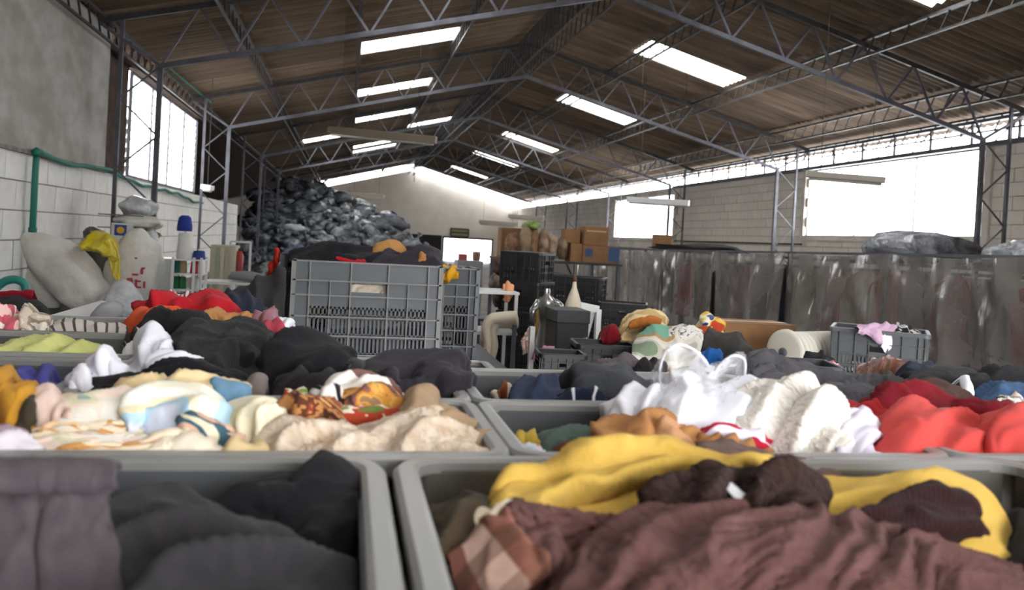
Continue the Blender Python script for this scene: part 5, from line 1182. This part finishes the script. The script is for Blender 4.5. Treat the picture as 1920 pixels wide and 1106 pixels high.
G('white_sock_pile', 'white garment balled up at the left foot of the black heap', 'garment', [(168, 700), (178, 678), (195, 664), (212, 668), (225, 685), (234, 705)], [(172, 710), (190, 712), (210, 708), (232, 710)], 1.44, 1.35, c_white, fold=(3, 20, .014), bulge=.03, nu=44, nv=30)
G('white_small_cloth', 'small white cloth lump left of the balled white garment', 'cloth', [(134, 722), (138, 705), (155, 698), (170, 704), (174, 715)], [(136, 730), (150, 732), (165, 730), (175, 724)], 1.36, 1.30, c_white, fold=(2, 20, .01), bulge=.02, nu=30, nv=22)
G('zebra_garment', 'dark garment with thin white lines below the orange shirt', 'garment', [(236, 650), (240, 630), (256, 622), (270, 625)], [(238, 665), (248, 668), (258, 655), (268, 645)], 1.9, 1.8, cloth('zebra', '#2a2729', pat=pat_stripe('#a8a4a4', 24, .8)), nu=24, nv=20)
G('taupe_slipper', 'taupe fold of cloth poking out at the right foot of the black heap', 'cloth', [(458, 735), (470, 712), (485, 704), (498, 710), (497, 728)], [(462, 742), (475, 744), (487, 744), (497, 740)], 1.32, 1.285, cloth('taupe2', '#857a76', '#6f6562'), nu=30, nv=20, bulge=.015, fold=(1, 30, .006))
G('white_towel', 'white towel hanging at the left foot of the large slotted crate', 'towel', [(503, 632), (515, 612), (530, 602), (545, 600), (549, 620)], [(504, 642), (520, 645), (535, 636), (549, 628)], 2.1, 2.0, c_white, nu=36, nv=26, fold=(3, 20, .014), bulge=.02)
# centre
G('black_sweatpants', 'black sweatpants heaped in front of the slotted crate, left half', 'trousers', [(498, 720), (502, 655), (520, 636), (550, 632), (590, 638), (630, 650), (665, 668)], [(505, 755), (540, 758), (580, 750), (620, 735), (660, 700)], 1.52, 1.34, c_black2, fold=(3.5, 55, .02), bulge=.03, nu=90, nv=54, seed=6)
G('black_bundle', 'black crumpled garment low before the sweatpants', 'garment', [(515, 745), (530, 710), (560, 700), (600, 706), (640, 712), (660, 735)], [(520, 762), (560, 764), (600, 764), (655, 762)], 1.36, 1.28, cloth('softblack', '#222022', '#2c292c'), fold=(4, 35, .018), bulge=.025, nu=60, nv=36)
G('grey_fleece_sleeve', 'dark grey sleeve running up between the black clothes in the centre', 'sleeve', [(590, 725), (615, 700), (640, 682), (665, 678), (680, 684)], [(600, 735), (630, 722), (655, 708), (678, 698)], 1.45, 1.40, c_char, nu=40, nv=24, fold=(2, 70, .01), bulge=.02)
multi('dark_grey_hoodie', 'dark grey hoodie spread in the centre before the slotted crate', 'hoodie', [
    ('body', ([(665, 700), (680, 675), (720, 668), (780, 664), (830, 658), (862, 662), (872, 690), (880, 720)], [(670, 735), (720, 750), (770, 755), (820, 755), (885, 758)], 1.55, 1.33, c_dgrey), dict(fold=(3.5, 60, .020), bulge=.025, nu=100, nv=50, seed=9)),
    ('sleeve', ([(765, 735), (790, 705), (820, 685), (845, 682), (868, 700), (880, 725)], [(775, 752), (800, 748), (825, 738), (850, 745), (882, 752)], 1.42, 1.34, c_dgrey), dict(fold=(2, 35, .012), bulge=.03, nu=60, nv=34)),
    ('hood', ([(716, 725), (722, 700), (738, 697), (755, 715), (775, 735)], [(718, 745), (735, 752), (755, 755), (775, 752)], 1.38, 1.33, c_dgrey), dict(fold=(1.5, 30, .01), bulge=.02, nu=40, nv=26))])
# clothes on the large slotted crate
G('black_coat', 'black coat piled along the top of the large slotted crate', 'coat', [(540, 488), (560, 472), (600, 462), (650, 460), (700, 468), (740, 480), (790, 490)], [(548, 494), (600, 496), (650, 498), (700, 500), (750, 502), (800, 505)], 4.72, 4.42, c_black2, fold=(4, 55, .04), bulge=.04, nu=80, nv=36)
G('grey_jacket', 'charcoal grey jacket at the right end of the large slotted crate', 'jacket', [(690, 490), (720, 474), (760, 466), (795, 458), (812, 462), (822, 480), (830, 498)], [(690, 498), (730, 500), (780, 502), (828, 506)], 4.66, 4.40, c_dgrey, fold=(4, 40, .03), bulge=.04, nu=70, nv=34)
G('tan_hat_cloth', 'tan rounded cloth on top of the slotted crate heap', 'cloth', [(696, 470), (705, 458), (725, 451), (745, 453), (762, 468)], [(698, 476), (720, 478), (740, 480), (760, 480)], 4.62, 4.56, cloth('camel', '#a97b48'), nu=40, nv=20, fold=(1, 0, .005), bulge=.02)
G('faded_blue_shirt', 'faded blue shirt at the left end of the slotted crate heap', 'shirt', [(535, 478), (548, 466), (565, 462), (582, 468), (592, 480)], [(538, 486), (555, 487), (575, 488), (592, 488)], 4.95, 4.80, cloth('faded_blue2', '#5a688c', '#45506f'), nu=36, nv=22, fold=(3, 20, .03), bulge=.03)
G('red_strap', 'red strap lying in the heap on the slotted crate', 'strap', [(626, 478), (640, 481), (660, 486), (685, 488)], [(628, 483), (645, 488), (665, 492), (686, 493)], 4.43, 4.41, c_red, nu=24, nv=10, fold=(1, 0, .004), bulge=.003)
G('red_umbrella', 'orange red cloth hanging at the left of the slotted crates', 'cloth', [(507, 500), (512, 475), (518, 466), (524, 470)], [(500, 512), (508, 510), (515, 498), (522, 482)], 5.3, 5.25, cloth('vermilion', '#b5301f'), nu=20, nv=24, fold=(2, 10, .015), bulge=.01)
G('yellow_cloth', 'yellow cloth between the two slotted crates', 'cloth', [(822, 505), (832, 498), (850, 500), (862, 510)], [(826, 520), (836, 524), (848, 518), (860, 515)], 4.95, 4.80, cloth('ochre_yellow', '#c9921f'), nu=30, nv=20, fold=(2, 20, .02), bulge=.02)
G('yellow_scrap', 'small pale yellow cloth scrap right of the yellow cloth', 'cloth', [(862, 508), (868, 502), (876, 508)], [(862, 514), (868, 515), (876, 514)], 5.0, 4.95, cloth('paley', '#c9b36a'), nu=12, nv=10, fold=(1, 0, .005))
G('tan_scrap', 'small tan cloth corner in the heap on the slotted crate', 'cloth', [(784, 484), (790, 474), (797, 478)], [(786, 492), (791, 494), (797, 492)], 4.44, 4.42, c_tan, nu=12, nv=10, fold=(1, 0, .005))
G('white_cloth', 'pale cloth showing in the hand hole of the large slotted crate', 'cloth', [(655, 532), (680, 530), (710, 532), (735, 534)], [(655, 552), (680, 552), (710, 553), (735, 554)], 4.43, 4.41, c_cream, nu=30, nv=14, fold=(4, 40, .012), bulge=.004)
for (px0, px1, y0, y1, c, l) in ((575, 612, 556, 585, '#a86a32', 'orange and brown cloth seen through the slats of the large crate'), (615, 820, 560, 610, '#a8a4a4', 'pale clothes seen through the slats of the large crate'), (570, 825, 612, 672, '#77757c', 'grey clothes low inside the large slotted crate')):
    G('clothes_inside', l, 'clothes', [(px0, y0), ((px0+px1)/2, y0-4), (px1, y0)], [(px0, y1), ((px0+px1)/2, y1), (px1, y1)], 4.56, 4.50, cloth('ins'+c[1:], c, '#4a484c' if px1 > 700 else '#3c5a3a', scale=8), nu=40, nv=20, fold=(5, 20, .03), bulge=.02)

# ---- middle right crates
G('navy_trousers', 'navy trousers with slate blue folds in the crate before the black stacks', 'trousers', [(960, 745), (975, 725), (1000, 715), (1030, 714), (1050, 722), (1075, 735)], [(960, 757), (1000, 758), (1040, 758), (1075, 758)], 1.42, 1.31, c_navy2, nu=50, nv=26, fold=(3, 40, .014), bulge=.02)
G('striped_sock', 'navy cloth with two white stripes by the grey hoodie', 'cloth', [(1050, 745), (1070, 734), (1100, 732), (1125, 740), (1135, 752)], [(1050, 758), (1080, 758), (1110, 758), (1135, 758)], 1.33, 1.29, cloth('navy_striped', '#1f2438', pat=pat_stripe('#c9c9cf', 9, .93)), nu=40, nv=20, fold=(1, 0, .004), bulge=.015)
G('dark_grey_sweater', 'dark grey sweater under the taupe hoodie', 'sweater', [(1066, 740), (1072, 692), (1100, 684), (1140, 688), (1180, 700), (1225, 715)], [(1075, 758), (1110, 760), (1150, 762), (1225, 760)], 1.50, 1.36, cloth('dk_steel', '#43454a', '#383a3f'), fold=(2.5, 55, .016), bulge=.025, nu=60, nv=36)
G('taupe_hoodie', 'taupe grey hoodie behind the tulle veil', 'hoodie', [(1105, 700), (1112, 682), (1150, 676), (1185, 670), (1205, 674), (1235, 685), (1240, 710)], [(1120, 712), (1160, 730), (1200, 745), (1240, 745)], 1.86, 1.62, cloth('taupe_grey', '#5d5357', '#50474b'), fold=(3, 50, .02), bulge=.025, nu=60, nv=36)
G('black_vest', 'black garment between the taupe hoodie and the tulle veil', 'garment', [(1188, 690), (1200, 676), (1225, 678), (1245, 688)], [(1200, 715), (1215, 728), (1230, 735), (1245, 735)], 1.72, 1.60, c_black2, nu=30, nv=24)
G('orange_white_cloth', 'small rust and white cloth low in the crate before the black stacks', 'cloth', [(925, 742), (935, 733), (955, 732), (968, 740)], [(925, 752), (940, 752), (955, 752), (968, 752)], 1.47, 1.44, cloth('rust_white', '#8a4a26', pat=pat_stripe('#c9bfae', 12, .7)), nu=24, nv=14)
G('sage_sweater', 'sage green sweater curled in the crate with the oblong hand hole', 'sweater', [(1008, 862), (1015, 830), (1035, 814), (1065, 808), (1095, 812), (1125, 825), (1140, 840)], [(1010, 875), (1040, 875), (1080, 875), (1140, 872)], 1.14, 1.02, c_sage, fold=(4, 65, .012), bulge=.02, nu=60, nv=36)
G('yellow_scarf', 'small yellow scarf peaked beside the sage green sweater', 'scarf', [(948, 842), (962, 828), (980, 816), (998, 826), (1010, 842)], [(955, 852), (975, 855), (995, 855), (1010, 855)], 1.13, 1.08, cloth('mustard', '#bda045', '#a98c38'), fold=(4, 10, .01), bulge=.02, nu=36, nv=26)
G('teal_shirt', 'dark teal shirt in the left corner of the crate with the oblong hand hole', 'shirt', [(918, 850), (930, 832), (950, 832), (970, 845), (985, 858)], [(922, 870), (945, 872), (965, 872), (985, 870)], 1.12, 1.03, c_teal, nu=36, nv=24)
G('pale_cloth', 'pale grey and pink cloth in front of the yellow scarf', 'cloth', [(955, 860), (975, 850), (1000, 848), (1015, 858)], [(955, 872), (975, 872), (1000, 872), (1015, 872)], 1.03, 1.0, cloth('palegp', '#b5b8bd', pat=pat_blotch(['#bfc2c8', '#b2b5bd', '#c08a90'], 9)), nu=24, nv=16)
G('rust_sweater', 'rust knit sweater at the rim right of the sage green one', 'sweater', [(1036, 862), (1045, 848), (1070, 842), (1095, 845)], [(1038, 875), (1060, 876), (1095, 874)], 1.02, .985, c_rust, nu=36, nv=18, fold=(5, 20, .008))
# tan jacket
multi('tan_jacket', 'tan jacket arched over the rim behind the yellow trousers', 'jacket', [
    ('shoulder', ([(1080, 860), (1110, 835), (1150, 805), (1190, 787), (1240, 785), (1280, 795), (1310, 820), (1330, 840)], [(1095, 870), (1140, 850), (1190, 845), (1240, 850), (1290, 858), (1330, 862)], 1.05, .96, c_tanj), dict(fold=(4, 25, .016), bulge=.02, nu=80, nv=40)),
    ('lining', ([(1195, 835), (1215, 812), (1245, 802), (1275, 808), (1300, 830), (1310, 845)], [(1200, 858), (1230, 862), (1270, 862), (1308, 862)], .995, .95, c_apric), dict(fold=(2, 25, .008), bulge=.015, nu=50, nv=28)),
    ('sleeve', ([(1300, 832), (1330, 822), (1370, 828), (1405, 840), (1440, 856)], [(1310, 856), (1340, 858), (1390, 862), (1440, 866)], .985, .95, c_tanj), dict(fold=(5, 30, .008), bulge=.01, nu=50, nv=22))])
# white pile
G('white_blouse', 'white blouse with a drooping sleeve at the left of the white pile', 'blouse', [(1140, 790), (1145, 760), (1165, 738), (1200, 725), (1250, 728), (1290, 745)], [(1140, 800), (1165, 812), (1190, 800), (1230, 790), (1290, 800)], 1.20, 1.10, c_white, fold=(3.5, 40, .015), bulge=.02, nu=70, nv=40, seed=4)
G('white_shirt', 'large plain white shirt in the middle of the white pile', 'shirt', [(1215, 760), (1240, 728), (1290, 715), (1340, 712), (1390, 715), (1430, 735)], [(1225, 800), (1270, 815), (1320, 825), (1370, 830), (1430, 840)], 1.18, 1.03, c_white, fold=(3, 30, .016), bulge=.03, nu=90, nv=54, seed=17)
G('lace_dress', 'ivory lace dress spilling down the right of the white pile', 'dress', [(1355, 760), (1380, 735), (1430, 722), (1465, 722), (1490, 708), (1515, 712), (1545, 730), (1562, 762), (1570, 800), (1582, 850)], [(1365, 820), (1400, 845), (1440, 860), (1490, 868), (1530, 868), (1582, 868)], (1.17, 1.03), (1.02, .97), c_ivory, fold=(4, 30, .017), bulge=.03, nu=110, nv=64, seed=2)
G('lilac_cloth', 'pale lilac cloth with red marks under the white shirt', 'cloth', [(1300, 815), (1330, 808), (1370, 812), (1410, 815), (1440, 830)], [(1300, 840), (1340, 838), (1380, 845), (1440, 856)], 1.02, .99, cloth('lilac_red', '#b8b4cf', pat=pat_blotch(['#bdb8d2', '#c9c6d6', '#b01f38', '#bdb8d2', '#c9c6d6'], 9, .5, .5)), nu=50, nv=20, fold=(3, 40, .006))
multi('collared_shirt', 'white collared shirt rolled at the right end of the white pile', 'shirt', [
    ('body', ([(1562, 790), (1580, 780), (1610, 776), (1635, 785), (1645, 805), (1640, 850)], [(1570, 862), (1590, 868), (1615, 868), (1638, 868)], 1.10, .98, cloth('lilac_white', '#c4bfcb', '#b5b0bf')), dict(fold=(3, 40, .012), bulge=.02, nu=50, nv=36)),
    ('collar', ([(1585, 785), (1592, 773), (1620, 775), (1642, 790), (1646, 808)], [(1588, 800), (1605, 800), (1625, 805), (1642, 818)], 1.08, 1.05, c_white), dict(fold=(1, 20, .003), bulge=.012, nu=30, nv=18))])
# tulle veil: fine translucent net with stitched edges
m_tulle, N, L, B = new_mat('white_tulle')
B.inputs['Base Color'].default_value = hexc('#dcdce6'); B.inputs['Roughness'].default_value = .8
v = coords(N, L, 'UV'); r = ramp(N, [(.35, (.06, .06, .06, 1)), (.65, (.34, .34, .34, 1))]); L.new(noise_tex(N, L, v, 22, 3, 1), r.inputs[0]); L.new(r.outputs[0], B.inputs['Alpha'])
t = thing('tulle_veil', 'sheer white tulle veil standing in loops on the white pile', 'veil', P(1310, 740, 1.14))
loops = ([(1240, 740), (1237, 690), (1248, 660), (1272, 646), (1300, 655), (1325, 680), (1335, 710)], [(1335, 720), (1350, 685), (1378, 666), (1394, 672), (1396, 710), (1392, 735)], [(1262, 735), (1262, 700), (1275, 682), (1300, 680), (1320, 700), (1330, 730)])
for i, lp in enumerate(loops):
    y = 1.16+.02*i; b = [(1250+i*20, 745+i*6), (1275+i*18, 770), (1300+i*14, 778), (1330+i*12, 772), (1345+i*14, 750)]
    G('net_layer', None, None, lp, b, y, y-.07, m_tulle, fold=(4, 20, .014), bulge=.01, back=.03, drop=.02, nu=60, nv=40, parent=t, under=0, thick=0, seed=60+i)
    if i < 2:
        pts = resample([P(x, yy, y) for x, yy in lp], 40); o = MB().tube([tuple(p) for p in pts], .0022, 6).build('stitched_hem', c_white, None, True); into(t, o)
G('net_gather', None, None, [(1255, 760), (1290, 722), (1330, 712), (1370, 720), (1395, 745)], [(1270, 800), (1310, 812), (1350, 812), (1390, 790)], 1.13, 1.06, m_tulle, fold=(7, 10, .012), bulge=.02, nu=70, nv=40, parent=t, under=0, thick=0, seed=71)

# ---- right side
multi('coral_dress', 'coral red dress spread over the right crate, left of its twin', 'dress', [
    ('skirt', ([(1628, 868), (1632, 820), (1640, 790), (1665, 768), (1690, 757), (1720, 758), (1750, 770), (1790, 778), (1830, 790), (1850, 800)], [(1635, 876), (1680, 876), (1720, 876), (1760, 876), (1800, 876), (1850, 876)], (1.12, 1.16), .965, c_coral), dict(fold=(4, 58, .013), bulge=.03, nu=100, nv=56, seed=7))])
G('coral_shirt', 'coral red shirt at the right edge, slumping over the other coral dress', 'shirt', [(1812, 850), (1830, 805), (1858, 775), (1885, 758), (1920, 757), (1980, 760)], [(1825, 876), (1860, 876), (1900, 878), (1980, 880)], 1.14, .97, c_coral, fold=(3.5, 40, .014), bulge=.035, nu=70, nv=50, seed=12)
G('red_sweatshirt', 'bright red garment edge between the lace dress and the coral dress', 'garment', [(1560, 775), (1575, 763), (1610, 760), (1650, 762), (1685, 765)], [(1565, 790), (1600, 795), (1640, 800), (1680, 795)], 1.22, 1.14, c_red, fold=(3, 60, .01), bulge=.015, nu=50, nv=24)
multi('crimson_sweater', 'crimson sweater behind the coral dress', 'sweater', [
    ('body', ([(1632, 765), (1648, 735), (1680, 725), (1720, 728), (1760, 742), (1790, 758), (1815, 770)], [(1640, 785), (1690, 790), (1740, 795), (1800, 798)], 1.36, 1.22, c_crim), dict(fold=(4, 65, .014), bulge=.02, nu=70, nv=36)),
    ('sleeve', ([(1775, 775), (1800, 760), (1850, 760), (1900, 768), (1950, 775)], [(1780, 800), (1820, 802), (1870, 800), (1950, 800)], 1.30, 1.22, c_crim), dict(fold=(3, 60, .012), bulge=.015, nu=60, nv=26))])
G('brown_sweater', 'plain brown garment fold between the crimson sweater and the black sweatshirt', 'garment', [(1708, 722), (1730, 715), (1770, 725), (1810, 745), (1835, 762)], [(1712, 732), (1750, 745), (1790, 760), (1835, 772)], 1.42, 1.38, c_brn, nu=50, nv=20, fold=(2, 70, .008))
multi('black_sweatshirt', 'black sweatshirt with a white cuff stripe at the right', 'sweatshirt', [
    ('body', ([(1695, 718), (1702, 702), (1740, 698), (1780, 704), (1830, 702), (1850, 712)], [(1700, 730), (1740, 738), (1780, 745), (1850, 752)], 1.78, 1.52, c_black), dict(fold=(3, 60, .016), bulge=.02, nu=60, nv=30)),
    ('cuff', ([(1790, 738), (1800, 706), (1825, 700), (1848, 706), (1856, 730)], [(1795, 758), (1815, 760), (1835, 756), (1856, 748)], 1.56, 1.46, c_black), dict(fold=(1, 30, .006), bulge=.02, nu=40, nv=26)),
    ('white_stripe', ([(1799, 714), (1804, 707), (1812, 706)], [(1808, 738), (1816, 742), (1824, 740)], 1.50, 1.44, c_white), dict(fold=(1, 0, .001), bulge=.012, nu=12, nv=16, wr=0, hem=.001))])
G('blue_jeans', 'faded blue jeans at the right edge behind the coral shirt', 'jeans', [(1818, 745), (1830, 727), (1860, 722), (1900, 722), (1970, 728)], [(1825, 758), (1860, 760), (1900, 762), (1970, 762)], 1.52, 1.40, c_denim, fold=(4, 60, .012), bulge=.018, nu=60, nv=30)
G('white_print_cloth', 'black and white printed cloth in front of the blue jeans', 'cloth', [(1850, 762), (1875, 750), (1900, 752), (1960, 755)], [(1855, 772), (1880, 772), (1910, 772), (1960, 772)], 1.36, 1.32, cloth('bwp', '#b5b0ae', pat=pat_blotch(['#2a2829', '#c9c4c0', '#8a8482', '#c9b5a8'], 20, 1, 2)), nu=40, nv=18)
G('black_coat', 'black coat lying at the right edge below the curtain', 'coat', [(1828, 712), (1845, 695), (1880, 694), (1920, 702), (1980, 702)], [(1835, 725), (1870, 728), (1920, 730), (1980, 730)], 2.2, 2.0, c_black2, fold=(3, 50, .02), bulge=.03, nu=50, nv=26)
G('navy_shirt', 'navy cloth peak between the brown satin and the black sweatshirt', 'shirt', [(1692, 708), (1700, 688), (1716, 678), (1735, 686), (1752, 700)], [(1695, 716), (1715, 716), (1735, 714), (1752, 712)], 2.0, 1.9, cloth('navy3', '#2a3040'), nu=36, nv=22, fold=(2, 20, .014), bulge=.02)
G('satin_dress', 'shiny brown satin dress rumpled before the weathered grey crate', 'dress', [(1605, 702), (1620, 685), (1645, 674), (1670, 673), (1695, 685), (1702, 705)], [(1608, 712), (1640, 712), (1670, 712), (1700, 712)], 2.3, 2.1, c_satin, fold=(6, 20, .025), bulge=.03, nu=70, nv=44, wr=.01)
multi('grey_fleece_blanket', 'mottled grey fleece blanket behind the white pile', 'blanket', [
    ('upper_fold', ([(1385, 700), (1400, 672), (1440, 670), (1480, 690), (1530, 702), (1590, 706), (1640, 708), (1700, 712), (1740, 718)], [(1395, 720), (1450, 735), (1500, 745), (1560, 760), (1620, 760), (1680, 748), (1735, 735)], 2.1, 1.62, c_gfleece), dict(fold=(5, 55, .03), bulge=.03, nu=110, nv=50, seed=5, wr=.008)),
    ('lower_fold', ([(1500, 745), (1530, 728), (1570, 722), (1620, 728), (1660, 730), (1690, 735)], [(1530, 770), (1570, 790), (1610, 785), (1650, 770), (1690, 752)], 1.62, 1.34, c_gfleece), dict(fold=(4, 50, .022), bulge=.02, nu=80, nv=44, seed=9, wr=.008))])
G('dark_fleece', 'dark charcoal cloth between the grey fleece and the tulle veil', 'cloth', [(1390, 735), (1400, 705), (1430, 695), (1470, 705), (1510, 722)], [(1395, 745), (1430, 742), (1470, 740), (1510, 745)], 1.75, 1.6, cloth('chr2', '#48464c', '#5a585e', scale=18), fold=(4, 40, .02), bulge=.02, nu=50, nv=30)
G('green_grey_shirt', 'green grey shirt at the far right end of the grey fleece', 'shirt', [(1640, 718), (1655, 708), (1690, 706), (1715, 715), (1720, 728)], [(1645, 735), (1670, 740), (1700, 738), (1720, 735)], 1.85, 1.7, cloth('ggs', '#4d4f4c'), nu=40, nv=24)

# ---- side table clothes
G('cream_sweaters', 'cream and tan sweaters stacked loosely on the side table', 'sweater', [(1160, 625), (1170, 602), (1190, 587), (1220, 582), (1245, 590), (1250, 608)], [(1165, 635), (1185, 640), (1210, 632), (1245, 622)], 4.7, 4.45, cloth('creamtan', '#b59a6b', pat=pat_stripe('#c9b48a', 3, .4, 1.2, 3)), fold=(7, 75, .035), bulge=.06, nu=60, nv=44)
G('orange_brown_shirt', 'orange brown shirt sandwiched in the cream sweaters', 'shirt', [(1180, 606), (1195, 598), (1215, 596), (1240, 600)], [(1180, 612), (1200, 608), (1220, 604), (1240, 606)], 4.42, 4.40, cloth('orbr', '#a8652f'), nu=30, nv=12, fold=(2, 60, .01))
G('patchwork_quilt', 'pale patchwork quilt hanging over the front of the side table', 'quilt', [(1190, 640), (1205, 618), (1240, 612), (1280, 612), (1308, 612), (1315, 630)], [(1185, 668), (1215, 680), (1250, 690), (1290, 680), (1315, 665)], 4.3, 3.85, cloth('quilt', '#b8b0a4', pat=pat_blotch(['#6fa08a', '#b08a5c', '#bdb6aa', '#c4beb3', '#a9a49a', '#7a8a70'], 4, .4, .4)), fold=(3, 30, .02), bulge=.02, nu=70, nv=40)
G('grey_print_sheet', 'white sheet with grey scribbled print on the side table', 'sheet', [(1250, 620), (1270, 612), (1300, 612), (1318, 620)], [(1255, 640), (1280, 645), (1300, 642), (1318, 636)], 4.25, 4.1, cloth('gprint', '#bdb9b4', pat=pat_blotch(['#5a585a', '#bdb9b4', '#c4c0bb', '#bdb9b4'], 14, 2, 3)), nu=40, nv=22)
G('colourful_bag', 'yellow, red and white printed bag on the side table', 'bag', [(1308, 625), (1312, 600), (1325, 590), (1345, 592), (1356, 604), (1355, 622)], [(1312, 632), (1325, 634), (1340, 632), (1354, 630)], 4.75, 4.6, cloth('colbag', '#c9a93a', pat=pat_blotch(['#cfb23a', '#b5402a', '#cfb23a', '#c9c2b4', '#27406b'], 7, 1, 1), rough=.5), fold=(3, 20, .03), bulge=.06, nu=40, nv=30)
G('orange_wrap', 'orange red cloth hanging below the printed bag', 'cloth', [(1300, 640), (1310, 618), (1320, 608), (1332, 612)], [(1302, 652), (1312, 650), (1322, 640), (1332, 630)], 4.45, 4.4, cloth('orw', '#b04a24'), nu=24, nv=20, fold=(2, 10, .015))
G('black_bundle', 'large dark grey bundle before the cardboard carton', 'bundle', [(1292, 650), (1310, 632), (1340, 624), (1375, 626), (1400, 640), (1410, 665)], [(1300, 668), (1330, 672), (1370, 674), (1410, 678)], 4.3, 4.05, cloth('dkbundle', '#2c2a28', '#3a3835'), fold=(4, 30, .03), bulge=.06, nu=60, nv=36)
G('blue_bag', 'bright blue cloth peeking out under the dark bundle', 'cloth', [(1308, 672), (1320, 658), (1340, 655), (1356, 662)], [(1312, 684), (1328, 686), (1345, 684), (1356, 680)], 4.0, 3.92, cloth('brblue', '#1f5a9c'), nu=30, nv=20, fold=(3, 20, .02))
t = carton('long cardboard carton on the side table behind the dark bundle', (0, 0, 0), (.50, .34, .19), -.04)
p = P(1425, 650, 5.1); t.location = (p.x-.06, 5.15, -.648)
t = carton('lower cardboard carton under the long one', (0, 0, 0), (.46, .34, .072), -.04); t.location = (p.x-.03, 5.15, -.722)
m_drum = M('white_plastic_drum', '#b9b4a8', .4)
c = P(1482, 672, 4.55)
t = thing('white_drum', 'white ribbed drum lying on its side beside the weathered crate', 'drum', (c.x+.12, 4.62, c.z))
Rx = Matrix.Rotation(math.pi/2, 3, 'Y') 
R = Matrix.Rotation(.35, 3, 'Z') @ Rx
pr = [(.0, -.2)]
for i in range(12): z = -.14+i*.038; pr += [(.118, z), (.125, z+.008), (.125, z+.024), (.118, z+.030)]
MB().lathe((0, 0, 0), pr[1:], 28, R).build('drum_body', m_drum, t, True)
MB().lathe((0, 0, 0), [(.03, -.175), (.115, -.17), (.138, -.165), (.140, -.145), (.125, -.140)], 28, R).build('drum_flange', m_drum, t, True)
MB().lathe((0, 0, 0), [(.028, -.185), (.03, -.172)], 12, R).build('drum_cap', m_steel, t, True)
t.location.z = -.722+.141
G('black_cap_cloth', 'black garment heaped in the shallow tray', 'garment', [(1495, 680), (1510, 668), (1530, 662), (1550, 664), (1556, 680)], [(1500, 688), (1520, 690), (1540, 692), (1556, 692)], 3.85, 3.75, c_black2, nu=36, nv=22, fold=(3, 20, .02), bulge=.03)
G('pink_print_cloth', 'small pink printed cloth in the shallow tray', 'cloth', [(1535, 690), (1548, 680), (1562, 680), (1572, 688)], [(1538, 696), (1550, 698), (1562, 698), (1572, 696)], 3.7, 3.64, c_pinkf, nu=24, nv=16)
G('green_tag_cloth', 'small mint green cloth at the front of the shallow tray', 'cloth', [(1540, 702), (1552, 698), (1566, 700)], [(1542, 708), (1554, 709), (1566, 708)], 3.5, 3.48, cloth('mint', '#4fa884'), nu=16, nv=10, fold=(1, 0, .004))
G('pink_blouse', 'pale pink blouse hanging over the rim of the weathered crate', 'blouse', [(1605, 612), (1635, 608), (1665, 607), (1680, 612)], [(1610, 618), (1635, 625), (1655, 640), (1672, 630)], 4.32, 4.22, cloth('palepink', '#b89ab0', '#a98ba2'), nu=44, nv=24, fold=(3, 20, .015))
G('white_napkin', 'white cloth corner hanging down the front of the weathered crate', 'cloth', [(1650, 632), (1660, 625), (1680, 630), (1694, 638)], [(1655, 645), (1664, 654), (1676, 652), (1692, 642)], 4.23, 4.22, c_white, nu=24, nv=18, fold=(2, 20, .008))
G('spotted_blouse', 'black and white spotted blouse heaped on the weathered crate', 'blouse', [(1662, 625), (1672, 612), (1695, 610), (1718, 620), (1724, 634)], [(1668, 640), (1685, 642), (1705, 642), (1722, 640)], 4.42, 4.25, cloth('spotted', '#b5b0b0', pat=pat_blotch(['#1a191b', '#b5b0b0', '#1a191b', '#b5b0b0'], 16, 1, 1)), nu=44, nv=28, fold=(4, 20, .025), bulge=.03)
G('crimson_bag', 'crimson bag resting on the small black crate', 'bag', [(1126, 632), (1130, 617), (1142, 611), (1155, 615), (1160, 630)], [(1128, 638), (1140, 640), (1150, 640), (1160, 636)], 4.55, 4.42, c_crim, nu=36, nv=26, fold=(2, 20, .01), bulge=.05)
G('red_white_bag', 'crimson and white bag hanging left of the small black crate', 'bag', [(1075, 660), (1085, 642), (1098, 634), (1102, 650)], [(1076, 672), (1086, 672), (1096, 668), (1102, 662)], 4.6, 4.5, cloth('crwh', '#801523', pat=pat_stripe('#b9aeb0', 6, .75)), nu=30, nv=26, bulge=.03)
